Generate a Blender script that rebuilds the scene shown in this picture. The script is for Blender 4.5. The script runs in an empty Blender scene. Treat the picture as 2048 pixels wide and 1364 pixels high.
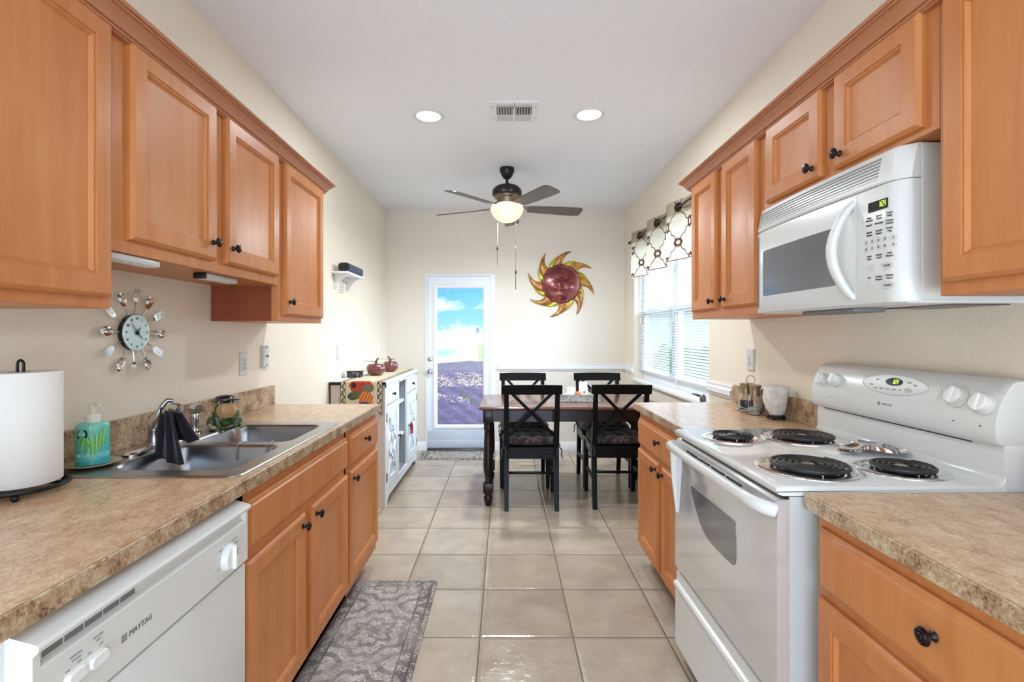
import bpy, bmesh, math, random
from math import sin, cos, pi, radians
from mathutils import Vector, Matrix

random.seed(7)
scene = bpy.context.scene
COL = scene.collection

# ------------------------------------------------------------------ camera, light, exposure
H = 1.315                                   # eye height
cam_d = bpy.data.cameras.new('camera')
cam_d.sensor_width = 36.0
cam_d.lens = 995.0 / 2048.0 * 36.0
cam_d.shift_x = 14.0 / 2048.0
cam_d.shift_y = -14.0 / 2048.0
cam_d.clip_start = 0.05
cam = bpy.data.objects.new('camera', cam_d)
cam.location = (0, 0, H)
cam.rotation_euler = (pi / 2, 0, 0)
COL.objects.link(cam)
scene.camera = cam

scene.view_settings.view_transform = 'Standard'
scene.view_settings.look = 'None'
scene.view_settings.gamma = 1.0
scene.view_settings.exposure = 1.14
scene.view_settings.use_curve_mapping = False

WORLD_STRENGTH = 1.7
w = bpy.data.worlds.new('world')
scene.world = w
w.use_nodes = True
nt = w.node_tree
bg = nt.nodes['Background']
tc = nt.nodes.new('ShaderNodeTexCoord')
sp = nt.nodes.new('ShaderNodeSeparateXYZ')
rp = nt.nodes.new('ShaderNodeValToRGB')
nt.links.new(tc.outputs['Generated'], sp.inputs[0])
nt.links.new(sp.outputs['Z'], rp.inputs[0])
rp.color_ramp.elements[0].position = 0.0
rp.color_ramp.elements[0].color = (0.30, 0.35, 0.40, 1)
rp.color_ramp.elements[1].position = 0.7
rp.color_ramp.elements[1].color = (0.58, 0.80, 1.10, 1)
nt.links.new(rp.outputs[0], bg.inputs[0])
bg.inputs[1].default_value = WORLD_STRENGTH


DAY = (0.78, 0.97, 1.17)          # cool daylight, as the camera's white balance sees it


def area_light(name, loc, rot, sx, sy, power, color=(1, 1, 1), portal=False, shape='RECTANGLE'):
    d = bpy.data.lights.new(name, 'AREA')
    d.shape = shape
    d.size = sx
    if shape == 'RECTANGLE':
        d.size_y = sy
    d.energy = power
    d.color = color
    if portal:
        d.cycles.is_portal = True
    o = bpy.data.objects.new(name, d)
    o.location = loc
    o.rotation_euler = rot
    COL.objects.link(o)
    return o


# daylight comes in through the window and through the open living area behind the camera
area_light('window_portal', (1.62, 4.24, 1.56), (0, pi / 2, 0), 1.4, 1.9, 1, portal=True)
area_light('living_area_portal', (0, -1.9, 1.36), (pi / 2, 0, 0), 2.7, 2.7, 1, portal=True)
# added fill lamp, unseen behind the camera, brightens the room from the front
area_light('front_fill', (0.0, -3.2, 1.25), (radians(92), 0, 0), 3.2, 2.2, 19, DAY)
# added unseen lamp, low and tilted up, to brighten the kitchen ceiling
area_light('ceiling_fill', (0.0, -2.9, 0.1), (radians(140), 0, 0), 3.2, 2.0, 50, DAY)

# soft low daylight on the window side of the house
sun_d = bpy.data.lights.new('hazy_sun', 'SUN')
sun_d.energy = 9.0
sun_d.angle = radians(70)
sun_d.color = DAY
sun = bpy.data.objects.new('hazy_sun', sun_d)
sun.rotation_euler = (0, radians(88), radians(-14))
COL.objects.link(sun)

# ------------------------------------------------------------------ node helpers
def new_mat(name):
    m = bpy.data.materials.new(name)
    m.use_nodes = True
    t = m.node_tree
    return m, t, t.nodes['Principled BSDF']


def lin(r, g, b):
    f = lambda c: (c / 255 / 12.92) if c / 255 <= 0.04045 else ((c / 255 + 0.055) / 1.055) ** 2.4
    return (f(r), f(g), f(b), 1.0)


def simple(name, rgb, rough=0.5, metal=0.0, coat=0.0, spec=0.5, emit=None, estr=0.0):
    m, t, b = new_mat(name)
    b.inputs['Base Color'].default_value = lin(*rgb)
    b.inputs['Roughness'].default_value = rough
    b.inputs['Metallic'].default_value = metal
    b.inputs['Coat Weight'].default_value = coat
    b.inputs['Coat Roughness'].default_value = 0.08
    b.inputs['Specular IOR Level'].default_value = spec
    if emit:
        b.inputs['Emission Color'].default_value = lin(*emit)
        b.inputs['Emission Strength'].default_value = estr
    return m


class NT:
    """small helper that writes node maths as calls"""
    def __init__(s, t):
        s.t = t
    def n(s, kind, **kw):
        nd = s.t.nodes.new(kind)
        for k, v in kw.items():
            setattr(nd, k, v)
        return nd
    def put(s, sock, v):
        if hasattr(v, 'is_output') or isinstance(v, bpy.types.NodeSocket):
            s.t.links.new(v, sock)
        else:
            sock.default_value = v
    def m(s, op, a, b=0.0, c=0.0):
        nd = s.n('ShaderNodeMath', operation=op)
        s.put(nd.inputs[0], a)
        s.put(nd.inputs[1], b)
        if op in ('MULTIPLY_ADD', 'SMOOTH_MIN', 'SMOOTH_MAX', 'COMPARE'):
            s.put(nd.inputs[2], c)
        return nd.outputs[0]
    def coord(s, kind='Object'):
        return s.n('ShaderNodeTexCoord').outputs[kind]
    def pos(s):
        return s.n('ShaderNodeNewGeometry').outputs['Position']
    def xyz(s, v):
        nd = s.n('ShaderNodeSeparateXYZ')
        s.t.links.new(v, nd.inputs[0])
        return nd.outputs
    def map(s, v, loc=(0, 0, 0), scale=(1, 1, 1), rot=(0, 0, 0)):
        nd = s.n('ShaderNodeMapping')
        s.t.links.new(v, nd.inputs[0])
        nd.inputs['Location'].default_value = loc
        nd.inputs['Rotation'].default_value = rot
        nd.inputs['Scale'].default_value = scale
        return nd.outputs[0]
    def noise(s, v, scale=5, detail=3, rough=0.5, dist=0.0):
        nd = s.n('ShaderNodeTexNoise')
        s.t.links.new(v, nd.inputs['Vector'])
        nd.inputs['Scale'].default_value = scale
        nd.inputs['Detail'].default_value = detail
        nd.inputs['Roughness'].default_value = rough
        nd.inputs['Distortion'].default_value = dist
        return nd.outputs[0]
    def voro(s, v, scale=5, feature='F1', out=0):
        nd = s.n('ShaderNodeTexVoronoi', feature=feature)
        s.t.links.new(v, nd.inputs['Vector'])
        nd.inputs['Scale'].default_value = scale
        return nd.outputs[out]
    def ramp(s, f, stops, interp='LINEAR'):
        nd = s.n('ShaderNodeValToRGB')
        nd.color_ramp.interpolation = interp
        el = nd.color_ramp.elements
        while len(el) > 1:
            el.remove(el[-1])
        el[0].position = stops[0][0]
        el[0].color = stops[0][1]
        for p, c in stops[1:]:
            e = el.new(p)
            e.color = c
        s.t.links.new(f, nd.inputs[0])
        return nd.outputs[0]
    def mix(s, f, a, b):
        nd = s.n('ShaderNodeMix', data_type='RGBA')
        s.put(nd.inputs[0], f)
        s.put(nd.inputs[6], a)
        s.put(nd.inputs[7], b)
        return nd.outputs[2]
    def bump(s, h, strength, dist=0.01):
        nd = s.n('ShaderNodeBump')
        s.t.links.new(h, nd.inputs['Height'])
        nd.inputs['Strength'].default_value = strength
        nd.inputs['Distance'].default_value = dist
        return nd.outputs[0]
    def lt(s, a, b):
        return s.m('LESS_THAN', a, b)
    def gt(s, a, b):
        return s.m('GREATER_THAN', a, b)
    def ell(s, u, v, cu, cv, ru, rv):
        a = s.m('DIVIDE', s.m('SUBTRACT', u, cu), ru)
        b = s.m('DIVIDE', s.m('SUBTRACT', v, cv), rv)
        return s.m('ADD', s.m('MULTIPLY', a, a), s.m('MULTIPLY', b, b))


def g1(v):
    return (v, v, v, 1)


MAT = {}


def wood(name, c0, c1, c2, grain=(9, 9, 0.7), rough=0.34, coat=0.25):
    m, t, b = new_mat(name)
    k = NT(t)
    p = k.coord('Object')
    q = k.map(p, scale=grain)
    n = k.noise(q, 3.0, 5, 0.6, 0.6)
    n2 = k.noise(p, 2.2, 2, 0.5)
    f = k.m('ADD', k.m('MULTIPLY', n, 0.55), k.m('MULTIPLY', n2, 0.45))
    col = k.ramp(f, [(0.3, lin(*c0)), (0.52, lin(*c1)), (0.72, lin(*c2))])
    t.links.new(col, b.inputs['Base Color'])
    b.inputs['Roughness'].default_value = rough
    b.inputs['Coat Weight'].default_value = coat
    b.inputs['Specular IOR Level'].default_value = 0.25
    b.inputs['Coat Roughness'].default_value = 0.22
    MAT[name] = m
    return m


wood('maple', (184, 112, 62), (198, 127, 74), (207, 141, 88), rough=0.38, coat=0.05)
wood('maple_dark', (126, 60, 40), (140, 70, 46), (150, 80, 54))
wood('table_top', (84, 52, 44), (104, 66, 54), (122, 80, 66), grain=(0.8, 9, 9), rough=0.2, coat=0.5)
wood('fan_blade', (60, 46, 42), (78, 60, 54), (92, 72, 64), grain=(6, 6, 6), rough=0.3)
MAT['espresso'] = simple('espresso', (34, 20, 20), 0.3, coat=0.1, spec=0.3)
MAT['black_wood'] = simple('black_wood', (11, 11, 12), 0.34, coat=0.04, spec=0.14)
MAT['appliance'] = simple('appliance', (222, 221, 218), 0.3, coat=0.25)
MAT['appliance_gloss'] = simple('appliance_gloss', (214, 214, 213), 0.06, coat=1.0, spec=1.0)
MAT['appliance_gloss'].node_tree.nodes['Principled BSDF'].inputs['Metallic'].default_value = 0.3
MAT['appliance_gloss'].node_tree.nodes['Principled BSDF'].inputs['Coat IOR'].default_value = 2.1
MAT['porcelain'] = simple('porcelain', (222, 221, 218), 0.1, coat=0.8)
MAT['appliance_grey'] = simple('appliance_grey', (200, 199, 197), 0.35)
MAT['vent_grey'] = simple('vent_grey', (120, 120, 120), 0.5)
MAT['knob_bronze'] = simple('knob_bronze', (52, 44, 44), 0.22, metal=0.85)
MAT['black'] = simple('black', (14, 14, 16), 0.4)
MAT['black_iron'] = simple('black_iron', (16, 16, 18), 0.35, metal=0.3)
MAT['white_paint'] = simple('white_paint', (236, 236, 238), 0.35)
MAT['white_plastic'] = simple('white_plastic', (238, 236, 232), 0.3)
MAT['plate_grey'] = simple('plate_grey', (205, 205, 203), 0.3)
MAT['chrome'] = simple('chrome', (225, 225, 228), 0.09, metal=1.0)
MAT['satin_chrome'] = simple('satin_chrome', (190, 190, 192), 0.25, metal=1.0)
MAT['nickel'] = simple('nickel', (170, 160, 145), 0.3, metal=1.0)
MAT['ink'] = simple('ink', (70, 70, 74), 0.6)
MAT['ink_mid'] = simple('ink_mid', (104, 104, 108), 0.6)
MAT['ink_light'] = simple('ink_light', (150, 150, 152), 0.6)
MAT['coil'] = simple('coil', (60, 58, 57), 0.4, metal=0.5)
MAT['display'] = simple('display', (16, 24, 26), 0.12)
MAT['led'] = simple('led', (150, 230, 60), 0.5, emit=(170, 240, 60), estr=1.2)
MAT['dark_glass'] = simple('dark_glass', (104, 108, 116), 0.12, coat=0.6)
MAT['oven_glass'] = simple('oven_glass', (96, 98, 102), 0.07, coat=0.8, spec=0.7)
MAT['buffet_white'] = simple('buffet_white', (226, 231, 238), 0.4)
MAT['buffet_grey'] = simple('buffet_grey', (150, 154, 160), 0.5)
MAT['buffet_side'] = simple('buffet_side', (205, 192, 180), 0.4)
MAT['red'] = simple('red', (160, 30, 34), 0.6)
MAT['speaker_cloth'] = simple('speaker_cloth', (70, 78, 96), 0.8)
MAT['frog_black'] = simple('frog_black', (20, 20, 30), 0.2, coat=0.6)
MAT['frog_tan'] = simple('frog_tan', (190, 148, 96), 0.35, coat=0.4)
MAT['frog_cream'] = simple('frog_cream', (190, 180, 150), 0.3, coat=0.4)
MAT['eye_white'] = simple('eye_white', (230, 225, 200), 0.2, coat=0.6)
MAT['candle'] = simple('candle', (238, 232, 222), 0.5)
MAT['orange'] = simple('orange', (214, 106, 48), 0.5)
MAT['salt'] = simple('salt', (214, 208, 196), 0.8)
MAT['pepper'] = simple('pepper', (44, 36, 32), 0.8)
MAT['saucer'] = simple('saucer', (176, 168, 130), 0.15, coat=0.5)
MAT['pump'] = simple('pump', (235, 232, 222), 0.25)
MAT['leaf'] = simple('leaf', (96, 186, 62), 0.4)
MAT['leaf_pale'] = simple('leaf_pale', (176, 222, 130), 0.4)
MAT['label_black'] = simple('label_black', (24, 30, 44), 0.4)
MAT['label_white'] = simple('label_white', (225, 238, 240), 0.4)
MAT['sun_gold'] = None
MAT['lamp'] = simple('lamp', (255, 240, 214), 0.5, emit=(255, 240, 216), estr=1.15)
MAT['blind'] = simple('blind', (214, 216, 220), 0.4)
MAT['vinyl'] = simple('vinyl', (238, 239, 242), 0.35)
MAT['fan_black'] = simple('fan_black', (28, 25, 26), 0.35, metal=0.3)
MAT['fan_bronze'] = simple('fan_bronze', (120, 108, 88), 0.35, metal=0.7)
MAT['grommet'] = simple('grommet', (60, 52, 48), 0.25, metal=0.8)
MAT['crown'] = simple('crown', (180, 118, 82), 0.42, coat=0.0, spec=0.4)
MAT['pumpkin_stem'] = simple('pumpkin_stem', (74, 60, 54), 0.5)
MAT['navy_box'] = simple('navy_box', (22, 28, 42), 0.2, coat=0.5)
MAT['door_bottom'] = simple('door_bottom', (196, 202, 214), 0.4)
MAT['door_white'] = simple('door_white', (232, 235, 242), 0.4)
MAT['steel_dark'] = simple('steel_dark', (120, 120, 122), 0.35, metal=1.0)


def make_glass(name, rgb=(255, 255, 255), rough=0.0, ior=1.45):
    m, t, b = new_mat(name)
    b.inputs['Base Color'].default_value = lin(*rgb)
    b.inputs['Transmission Weight'].default_value = 1.0
    b.inputs['Roughness'].default_value = rough
    b.inputs['IOR'].default_value = ior
    MAT[name] = m
    return m


make_glass('jar_glass', (240, 244, 246), 0.02, 1.3)
make_glass('window_glass', (250, 252, 252), 0.0, 1.02)
make_glass('soap_clear', (190, 225, 220), 0.15, 1.3)


def mat_wall(name, rgb, scale, strength, rough=0.6, spec=0.3):
    m, t, b = new_mat(name)
    k = NT(t)
    p = k.pos()
    n = k.noise(p, scale, 4, 0.55)
    n2 = k.voro(p, scale * 0.8)
    h = k.m('ADD', n, k.m('MULTIPLY', n2, 0.5))
    t.links.new(k.bump(h, strength, 0.006), b.inputs['Normal'])
    n3 = k.noise(p, 1.3, 2)
    c = lin(*rgb)
    c2 = tuple(x * 0.96 for x in c[:3]) + (1,)
    t.links.new(k.mix(n3, c, c2), b.inputs['Base Color'])
    b.inputs['Roughness'].default_value = rough
    b.inputs['Specular IOR Level'].default_value = spec
    MAT[name] = m


mat_wall('wall_paint', (238, 227, 209), 70, 0.22, 0.42, 0.4)
mat_wall('back_paint', (232, 222, 209), 70, 0.15, 0.55)
mat_wall('ceiling_paint', (244, 245, 249), 60, 0.3, 0.7)


def mat_tile():
    m, t, b = new_mat('tile')
    k = NT(t)
    p = k.pos()
    T = 0.4055
    x, y, z = k.xyz(p)
    fx = k.m('FRACT', k.m('DIVIDE', k.m('ADD', x, 0.515 + 10 * T), T))
    fy = k.m('FRACT', k.m('DIVIDE', k.m('ADD', y, -3.372 + 12 * T), T))
    dx = k.m('MINIMUM', fx, k.m('SUBTRACT', 1.0, fx))
    dy = k.m('MINIMUM', fy, k.m('SUBTRACT', 1.0, fy))
    wob = k.m('MULTIPLY', k.m('SUBTRACT', k.noise(p, 14, 2), 0.5), 0.006)
    d = k.m('ADD', k.m('MINIMUM', dx, dy), wob)
    grout = k.lt(d, 0.0082)
    ix = k.m('FLOOR', k.m('DIVIDE', k.m('ADD', x, 0.515 + 10 * T), T))
    iy = k.m('FLOOR', k.m('DIVIDE', k.m('ADD', y, -3.372 + 12 * T), T))
    rnd = k.m('FRACT', k.m('MULTIPLY', k.m('SINE', k.m('ADD', k.m('MULTIPLY', ix, 12.99), k.m('MULTIPLY', iy, 78.23))), 437.5))
    n = k.noise(p, 5, 5, 0.6, 0.4)
    f = k.m('ADD', k.m('MULTIPLY', n, 0.7), k.m('MULTIPLY', rnd, 0.3))
    col = k.ramp(f, [(0.25, lin(160, 144, 126)), (0.5, lin(180, 164, 145)), (0.75, lin(196, 181, 162))])
    col = k.mix(grout, col, lin(104, 92, 80))
    t.links.new(col, b.inputs['Base Color'])
    edge = k.m('MINIMUM', k.m('MULTIPLY', d, 25.0), 1.0)
    rip = k.noise(p, 22, 4, 0.6, 1.2)
    h = k.m('ADD', edge, k.m('MULTIPLY', rip, 0.6))
    t.links.new(k.bump(h, 0.6, 0.004), b.inputs['Normal'])
    t.links.new(k.m('ADD', k.m('MULTIPLY', grout, 0.4), k.m('MULTIPLY', n, 0.35)), b.inputs['Roughness'])
    MAT['tile'] = m


mat_tile()


def mat_laminate():
    m, t, b = new_mat('laminate')
    k = NT(t)
    p = k.pos()
    q = k.map(p, scale=(1, 0.6, 1), rot=(0, 0, 0.5))
    n1 = k.noise(q, 26, 3, 0.6)
    n2 = k.noise(q, 105, 4, 0.7, 1.2)
    v = k.voro(k.map(p, scale=(1, 0.55, 1), rot=(0, 0, 0.9)), 210)
    f = k.m('ADD', k.m('MULTIPLY', n1, 0.35), k.m('MULTIPLY', n2, 0.65))
    col = k.ramp(f, [(0.33, lin(138, 100, 70)), (0.43, lin(188, 150, 112)), (0.5, lin(204, 168, 132)), (0.57, lin(212, 180, 146)), (0.66, lin(228, 206, 176))])
    fl = k.lt(v, 0.16)
    col = k.mix(k.m('MULTIPLY', fl, 0.5), col, lin(120, 86, 60))
    t.links.new(col, b.inputs['Base Color'])
    b.inputs['Roughness'].default_value = 0.24
    b.inputs['Specular IOR Level'].default_value = 0.5
    MAT['laminate'] = m
    m2, t, b = new_mat('laminate_edge')
    k = NT(t)
    p = k.pos()
    n1 = k.noise(p, 18, 3, 0.6)
    n2 = k.noise(p, 110, 3, 0.75, 0.8)
    f = k.m('ADD', k.m('MULTIPLY', n1, 0.45), k.m('MULTIPLY', n2, 0.55))
    col = k.ramp(f, [(0.36, lin(92, 66, 46)), (0.44, lin(148, 114, 86)), (0.50, lin(176, 146, 114)), (0.57, lin(190, 168, 138)), (0.64, lin(206, 192, 170))])
    t.links.new(col, b.inputs['Base Color'])
    b.inputs['Roughness'].default_value = 0.35
    MAT['laminate_edge'] = m2


mat_laminate()


def mat_steel():
    m, t, b = new_mat('sink_steel')
    k = NT(t)
    n = k.noise(k.coord('Object'), 8, 2)
    t.links.new(k.ramp(n, [(0.3, lin(168, 168, 170)), (0.7, lin(176, 176, 178))]), b.inputs['Base Color'])
    b.inputs['Metallic'].default_value = 1.0
    t.links.new(k.m('ADD', k.m('MULTIPLY', n, 0.06), 0.26), b.inputs['Roughness'])
    MAT['sink_steel'] = m


mat_steel()


def mat_towel():
    m, t, b = new_mat('towel')
    k = NT(t)
    v = k.voro(k.coord('Object'), 260)
    t.links.new(k.ramp(v, [(0.0, lin(44, 36, 54)), (0.6, lin(20, 16, 26))]), b.inputs['Base Color'])
    t.links.new(k.bump(v, 0.6, 0.003), b.inputs['Normal'])
    b.inputs['Roughness'].default_value = 0.95
    b.inputs['Sheen Weight'].default_value = 0.3
    MAT['towel'] = m
    m, t, b = new_mat('paper')
    k = NT(t)
    v = k.voro(k.coord('Object'), 130)
    t.links.new(k.bump(v, 0.25, 0.003), b.inputs['Normal'])
    b.inputs['Base Color'].default_value = lin(238, 237, 233)
    b.inputs['Roughness'].default_value = 0.9
    MAT['paper'] = m


mat_towel()


def mat_rug(name, hx, hy):
    """faded oriental rug, grey on greige; half sizes hx, hy in metres"""
    m, t, b = new_mat(name)
    k = NT(t)
    p = k.coord('Object')
    x, y, z = k.xyz(p)
    ax = k.m('ABSOLUTE', x)
    ay = k.m('ABSOLUTE', y)
    per = k.m('MULTIPLY', k.m('ABSOLUTE', k.m('SUBTRACT', k.m('FRACT', k.m('DIVIDE', y, 0.42)), 0.5)), 0.42)
    r = k.m('SQRT', k.m('ADD', k.m('MULTIPLY', x, x), k.m('MULTIPLY', per, per)))
    ang = k.m('ARCTAN2', per, ax)
    petal = k.m('ADD', k.m('MULTIPLY', r, 95.0), k.m('MULTIPLY', k.m('SINE', k.m('MULTIPLY', ang, 8.0)), 1.6))
    med = k.m('SINE', petal)
    dist = k.m('ABSOLUTE', k.m('SUBTRACT', k.noise(p, 26, 3, 0.6, 2.5), 0.5))
    lines = k.lt(dist, 0.03)
    v = k.voro(p, 34, 'DISTANCE_TO_EDGE')
    vl = k.lt(v, 0.05)
    bx = k.m('SUBTRACT', hx, ax)
    by = k.m('SUBTRACT', hy, ay)
    e = k.m('MINIMUM', bx, by)
    border = k.lt(e, 0.07)
    bline = k.lt(k.m('ABSOLUTE', k.m('SUBTRACT', e, 0.07)), 0.004)
    bline2 = k.lt(k.m('ABSOLUTE', k.m('SUBTRACT', e, 0.022)), 0.004)
    f = k.m('MULTIPLY', k.gt(med, 0.35), 0.62)
    f = k.m('MAXIMUM', f, k.m('MULTIPLY', lines, 0.8))
    f = k.m('MAXIMUM', f, k.m('MULTIPLY', k.m('MULTIPLY', vl, border), 0.7))
    f = k.m('MAXIMUM', f, k.m('MULTIPLY', bline, 0.8))
    f = k.m('MAXIMUM', f, k.m('MULTIPLY', bline2, 0.8))
    fade = k.ramp(k.noise(p, 7, 4, 0.7), [(0.35, g1(0.45)), (0.6, g1(1.0))])
    f = k.m('MULTIPLY', f, fade)
    f = k.m('ADD', f, k.m('MULTIPLY', border, 0.12))
    base = k.ramp(k.noise(p, 9, 5, 0.75), [(0.35, lin(170, 160, 152)), (0.65, lin(214, 204, 194))])
    col = k.mix(f, base, lin(82, 77, 80))
    t.links.new(col, b.inputs['Base Color'])
    b.inputs['Roughness'].default_value = 0.95
    b.inputs['Specular IOR Level'].default_value = 0.1
    t.links.new(k.bump(k.noise(p, 300, 2), 0.3, 0.003), b.inputs['Normal'])
    MAT[name] = m
    return m


def mat_film(x0, x1, z0, z1):
    """backlit printed privacy film: sky above a lavender field"""
    m, t, b = new_mat('door_film')
    k = NT(t)
    p = k.pos()
    x, y, z = k.xyz(p)
    u = k.m('DIVIDE', k.m('SUBTRACT', x, x0), x1 - x0)
    v = k.m('DIVIDE', k.m('SUBTRACT', z, z0), z1 - z0)
    q = k.map(p, scale=(2.2, 1, 5.0))
    cl = k.noise(q, 1.5, 5, 0.55, 0.3)
    band = k.ramp(v, [(0.46, g1(0.55)), (0.52, g1(0.25)), (0.58, g1(0.75)), (0.66, g1(0.75)), (0.70, g1(0.1)), (0.82, g1(0.1)), (0.85, g1(0.45)), (0.9, g1(0.35)), (0.94, g1(0.12)), (1.0, g1(0.1))])
    cf = k.ramp(k.m('ADD', cl, k.m('MULTIPLY', band, 0.6)), [(0.62, g1(0)), (0.85, g1(1))])
    sky = k.ramp(v, [(0.45, lin(176, 214, 244)), (0.6, lin(150, 204, 240)), (1.0, lin(86, 174, 226))])
    sky = k.mix(cf, sky, lin(238, 240, 244))
    hor = k.m('ADD', 0.445, k.m('MULTIPLY', u, 0.028))
    # field
    rows = k.m('SINE', k.m('ADD', k.m('MULTIPLY', v, 70.0), k.m('MULTIPLY', u, 16.0)))
    pn = k.noise(k.map(p, scale=(60, 60, 90)), 1.0, 2, 0.8)
    pn2 = k.noise(k.map(p, scale=(5, 5, 22)), 1.6, 3, 0.6, 0.7)
    f = k.m('ADD', k.m('ADD', k.m('MULTIPLY', rows, 0.06), k.m('MULTIPLY', pn, 0.62)), k.m('MULTIPLY', pn2, 0.5))
    fld = k.ramp(f, [(0.34, lin(92, 100, 84)), (0.45, lin(84, 96, 128)), (0.55, lin(104, 98, 142)), (0.65, lin(132, 112, 160)), (0.75, lin(136, 146, 184)), (0.86, lin(210, 204, 218))])
    topf = k.ramp(v, [(0.36, g1(0)), (0.40, g1(1))])
    fld = k.mix(k.m('MULTIPLY', topf, 0.75), fld, k.mix(pn, lin(70, 76, 96), lin(170, 172, 200)))
    fw = k.m('ADD', k.m('MULTIPLY', pn, 1.1), k.m('MULTIPLY', k.noise(k.map(p, scale=(4, 4, 5)), 2.0, 2), 0.5))
    b1 = k.m('ABSOLUTE', k.m('SUBTRACT', v, k.m('ADD', 0.325, k.m('MULTIPLY', u, 0.005))))
    b2 = k.m('ABSOLUTE', k.m('SUBTRACT', v, k.m('SUBTRACT', 0.205, k.m('MULTIPLY', u, 0.05))))
    fm1 = k.m('MULTIPLY', k.lt(b1, 0.05), k.gt(fw, 0.86))
    fm2 = k.m('MULTIPLY', k.m('MULTIPLY', k.lt(b2, 0.025), k.gt(fw, 0.9)), k.lt(u, 0.7))
    fld = k.mix(k.m('MAXIMUM', fm1, fm2), fld, lin(236, 222, 204))
    b3 = k.m('ABSOLUTE', k.m('SUBTRACT', v, k.m('SUBTRACT', 0.36, k.m('MULTIPLY', u, 0.24))))
    fld = k.mix(k.m('MULTIPLY', k.lt(b3, 0.022), k.m('MULTIPLY', k.gt(u, 0.5), 0.6)), fld, lin(88, 110, 96))
    isf = k.lt(v, hor)
    col = k.mix(isf, sky, fld)
    # pale ruin and green bush on the horizon
    tow = k.m('MULTIPLY', k.lt(k.m('ABSOLUTE', k.m('SUBTRACT', u, k.m('SUBTRACT', 1.18, k.m('MULTIPLY', v, 0.62)))), 0.13), k.m('MULTIPLY', k.gt(v, 0.46), k.lt(v, k.m('ADD', 0.52, k.m('MULTIPLY', pn, 0.13)))))
    col = k.mix(k.m('MULTIPLY', tow, 0.8), col, k.mix(pn, lin(190, 170, 160), lin(250, 240, 228)))
    bush = k.m('MULTIPLY', k.gt(u, k.m('ADD', 0.84, k.m('MULTIPLY', pn, 0.1))), k.m('MULTIPLY', k.gt(v, 0.475), k.lt(v, 0.58)))
    col = k.mix(bush, col, k.mix(pn, lin(120, 190, 90), lin(220, 236, 200)))
    bird = k.lt(k.ell(u, v, 0.87, 0.685, 0.05, 0.028), k.m('ADD', k.m('MULTIPLY', pn, 1.8), -0.2))
    col = k.mix(k.m('MULTIPLY', bird, 0.8), col, lin(110, 140, 160))
    t.links.new(k.mix(0.65, col, (0.02, 0.02, 0.02, 1)), b.inputs['Base Color'])
    t.links.new(col, b.inputs['Emission Color'])
    b.inputs['Emission Strength'].default_value = 0.5
    b.inputs['Roughness'].default_value = 0.3
    MAT['door_film'] = m


def mat_valance():
    m, t, b = new_mat('valance')
    k = NT(t)
    uvn = k.coord('UV')
    u, v, _ = k.xyz(uvn)
    a = k.m('MULTIPLY', u, 2 * pi / 0.27)
    c = k.m('MULTIPLY', v, 2 * pi / 0.262)
    f = k.m('ADD', k.m('COSINE', a), k.m('COSINE', c))
    f2 = k.m('MULTIPLY', k.m('COSINE', k.m('MULTIPLY', a, 3.0)), k.m('COSINE', k.m('MULTIPLY', c, 3.0)))
    f3 = k.m('ADD', f, k.m('MULTIPLY', f2, 0.35))
    line = k.lt(k.m('ABSOLUTE', f3), 0.15)
    ca = k.m('FRACT', k.m('DIVIDE', u, 0.10))
    knot = k.lt(k.m('ABSOLUTE', k.m('SUBTRACT', k.ell(k.m('FRACT', k.m('DIVIDE', u, 0.27)), k.m('FRACT', k.m('ADD', k.m('DIVIDE', v, 0.262), 0.5)), 0.5, 0.5, 0.11, 0.13), 0.8)), 0.25)
    knot2 = k.lt(k.m('ABSOLUTE', k.m('SUBTRACT', k.ell(k.m('FRACT', k.m('ADD', k.m('DIVIDE', u, 0.27), 0.5)), k.m('FRACT', k.m('DIVIDE', v, 0.262)), 0.5, 0.5, 0.11, 0.13), 0.8)), 0.25)
    line = k.m('MAXIMUM', line, k.m('MAXIMUM', knot, knot2))
    edge = k.lt(v, 0.006)
    line = k.m('MAXIMUM', line, edge)
    band = k.gt(v, 0.34)
    cloth = k.mix(band, lin(240, 236, 224), lin(204, 192, 168))
    col = k.mix(line, cloth, k.mix(k.noise(uvn, 60, 2), lin(86, 52, 36), lin(150, 98, 62)))
    t.links.new(col, b.inputs['Base Color'])
    b.inputs['Roughness'].default_value = 0.9
    # thin cloth lets daylight through
    tr = k.n('ShaderNodeBsdfTranslucent')
    t.links.new(col, tr.inputs['Color'])
    ms = k.n('ShaderNodeMixShader')
    ms.inputs[0].default_value = 0.5
    t.links.new(b.outputs[0], ms.inputs[1])
    t.links.new(tr.outputs[0], ms.inputs[2])
    out = t.nodes['Material Output']
    t.links.new(ms.outputs[0], out.inputs['Surface'])
    MAT['valance'] = m


mat_valance()


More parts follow.
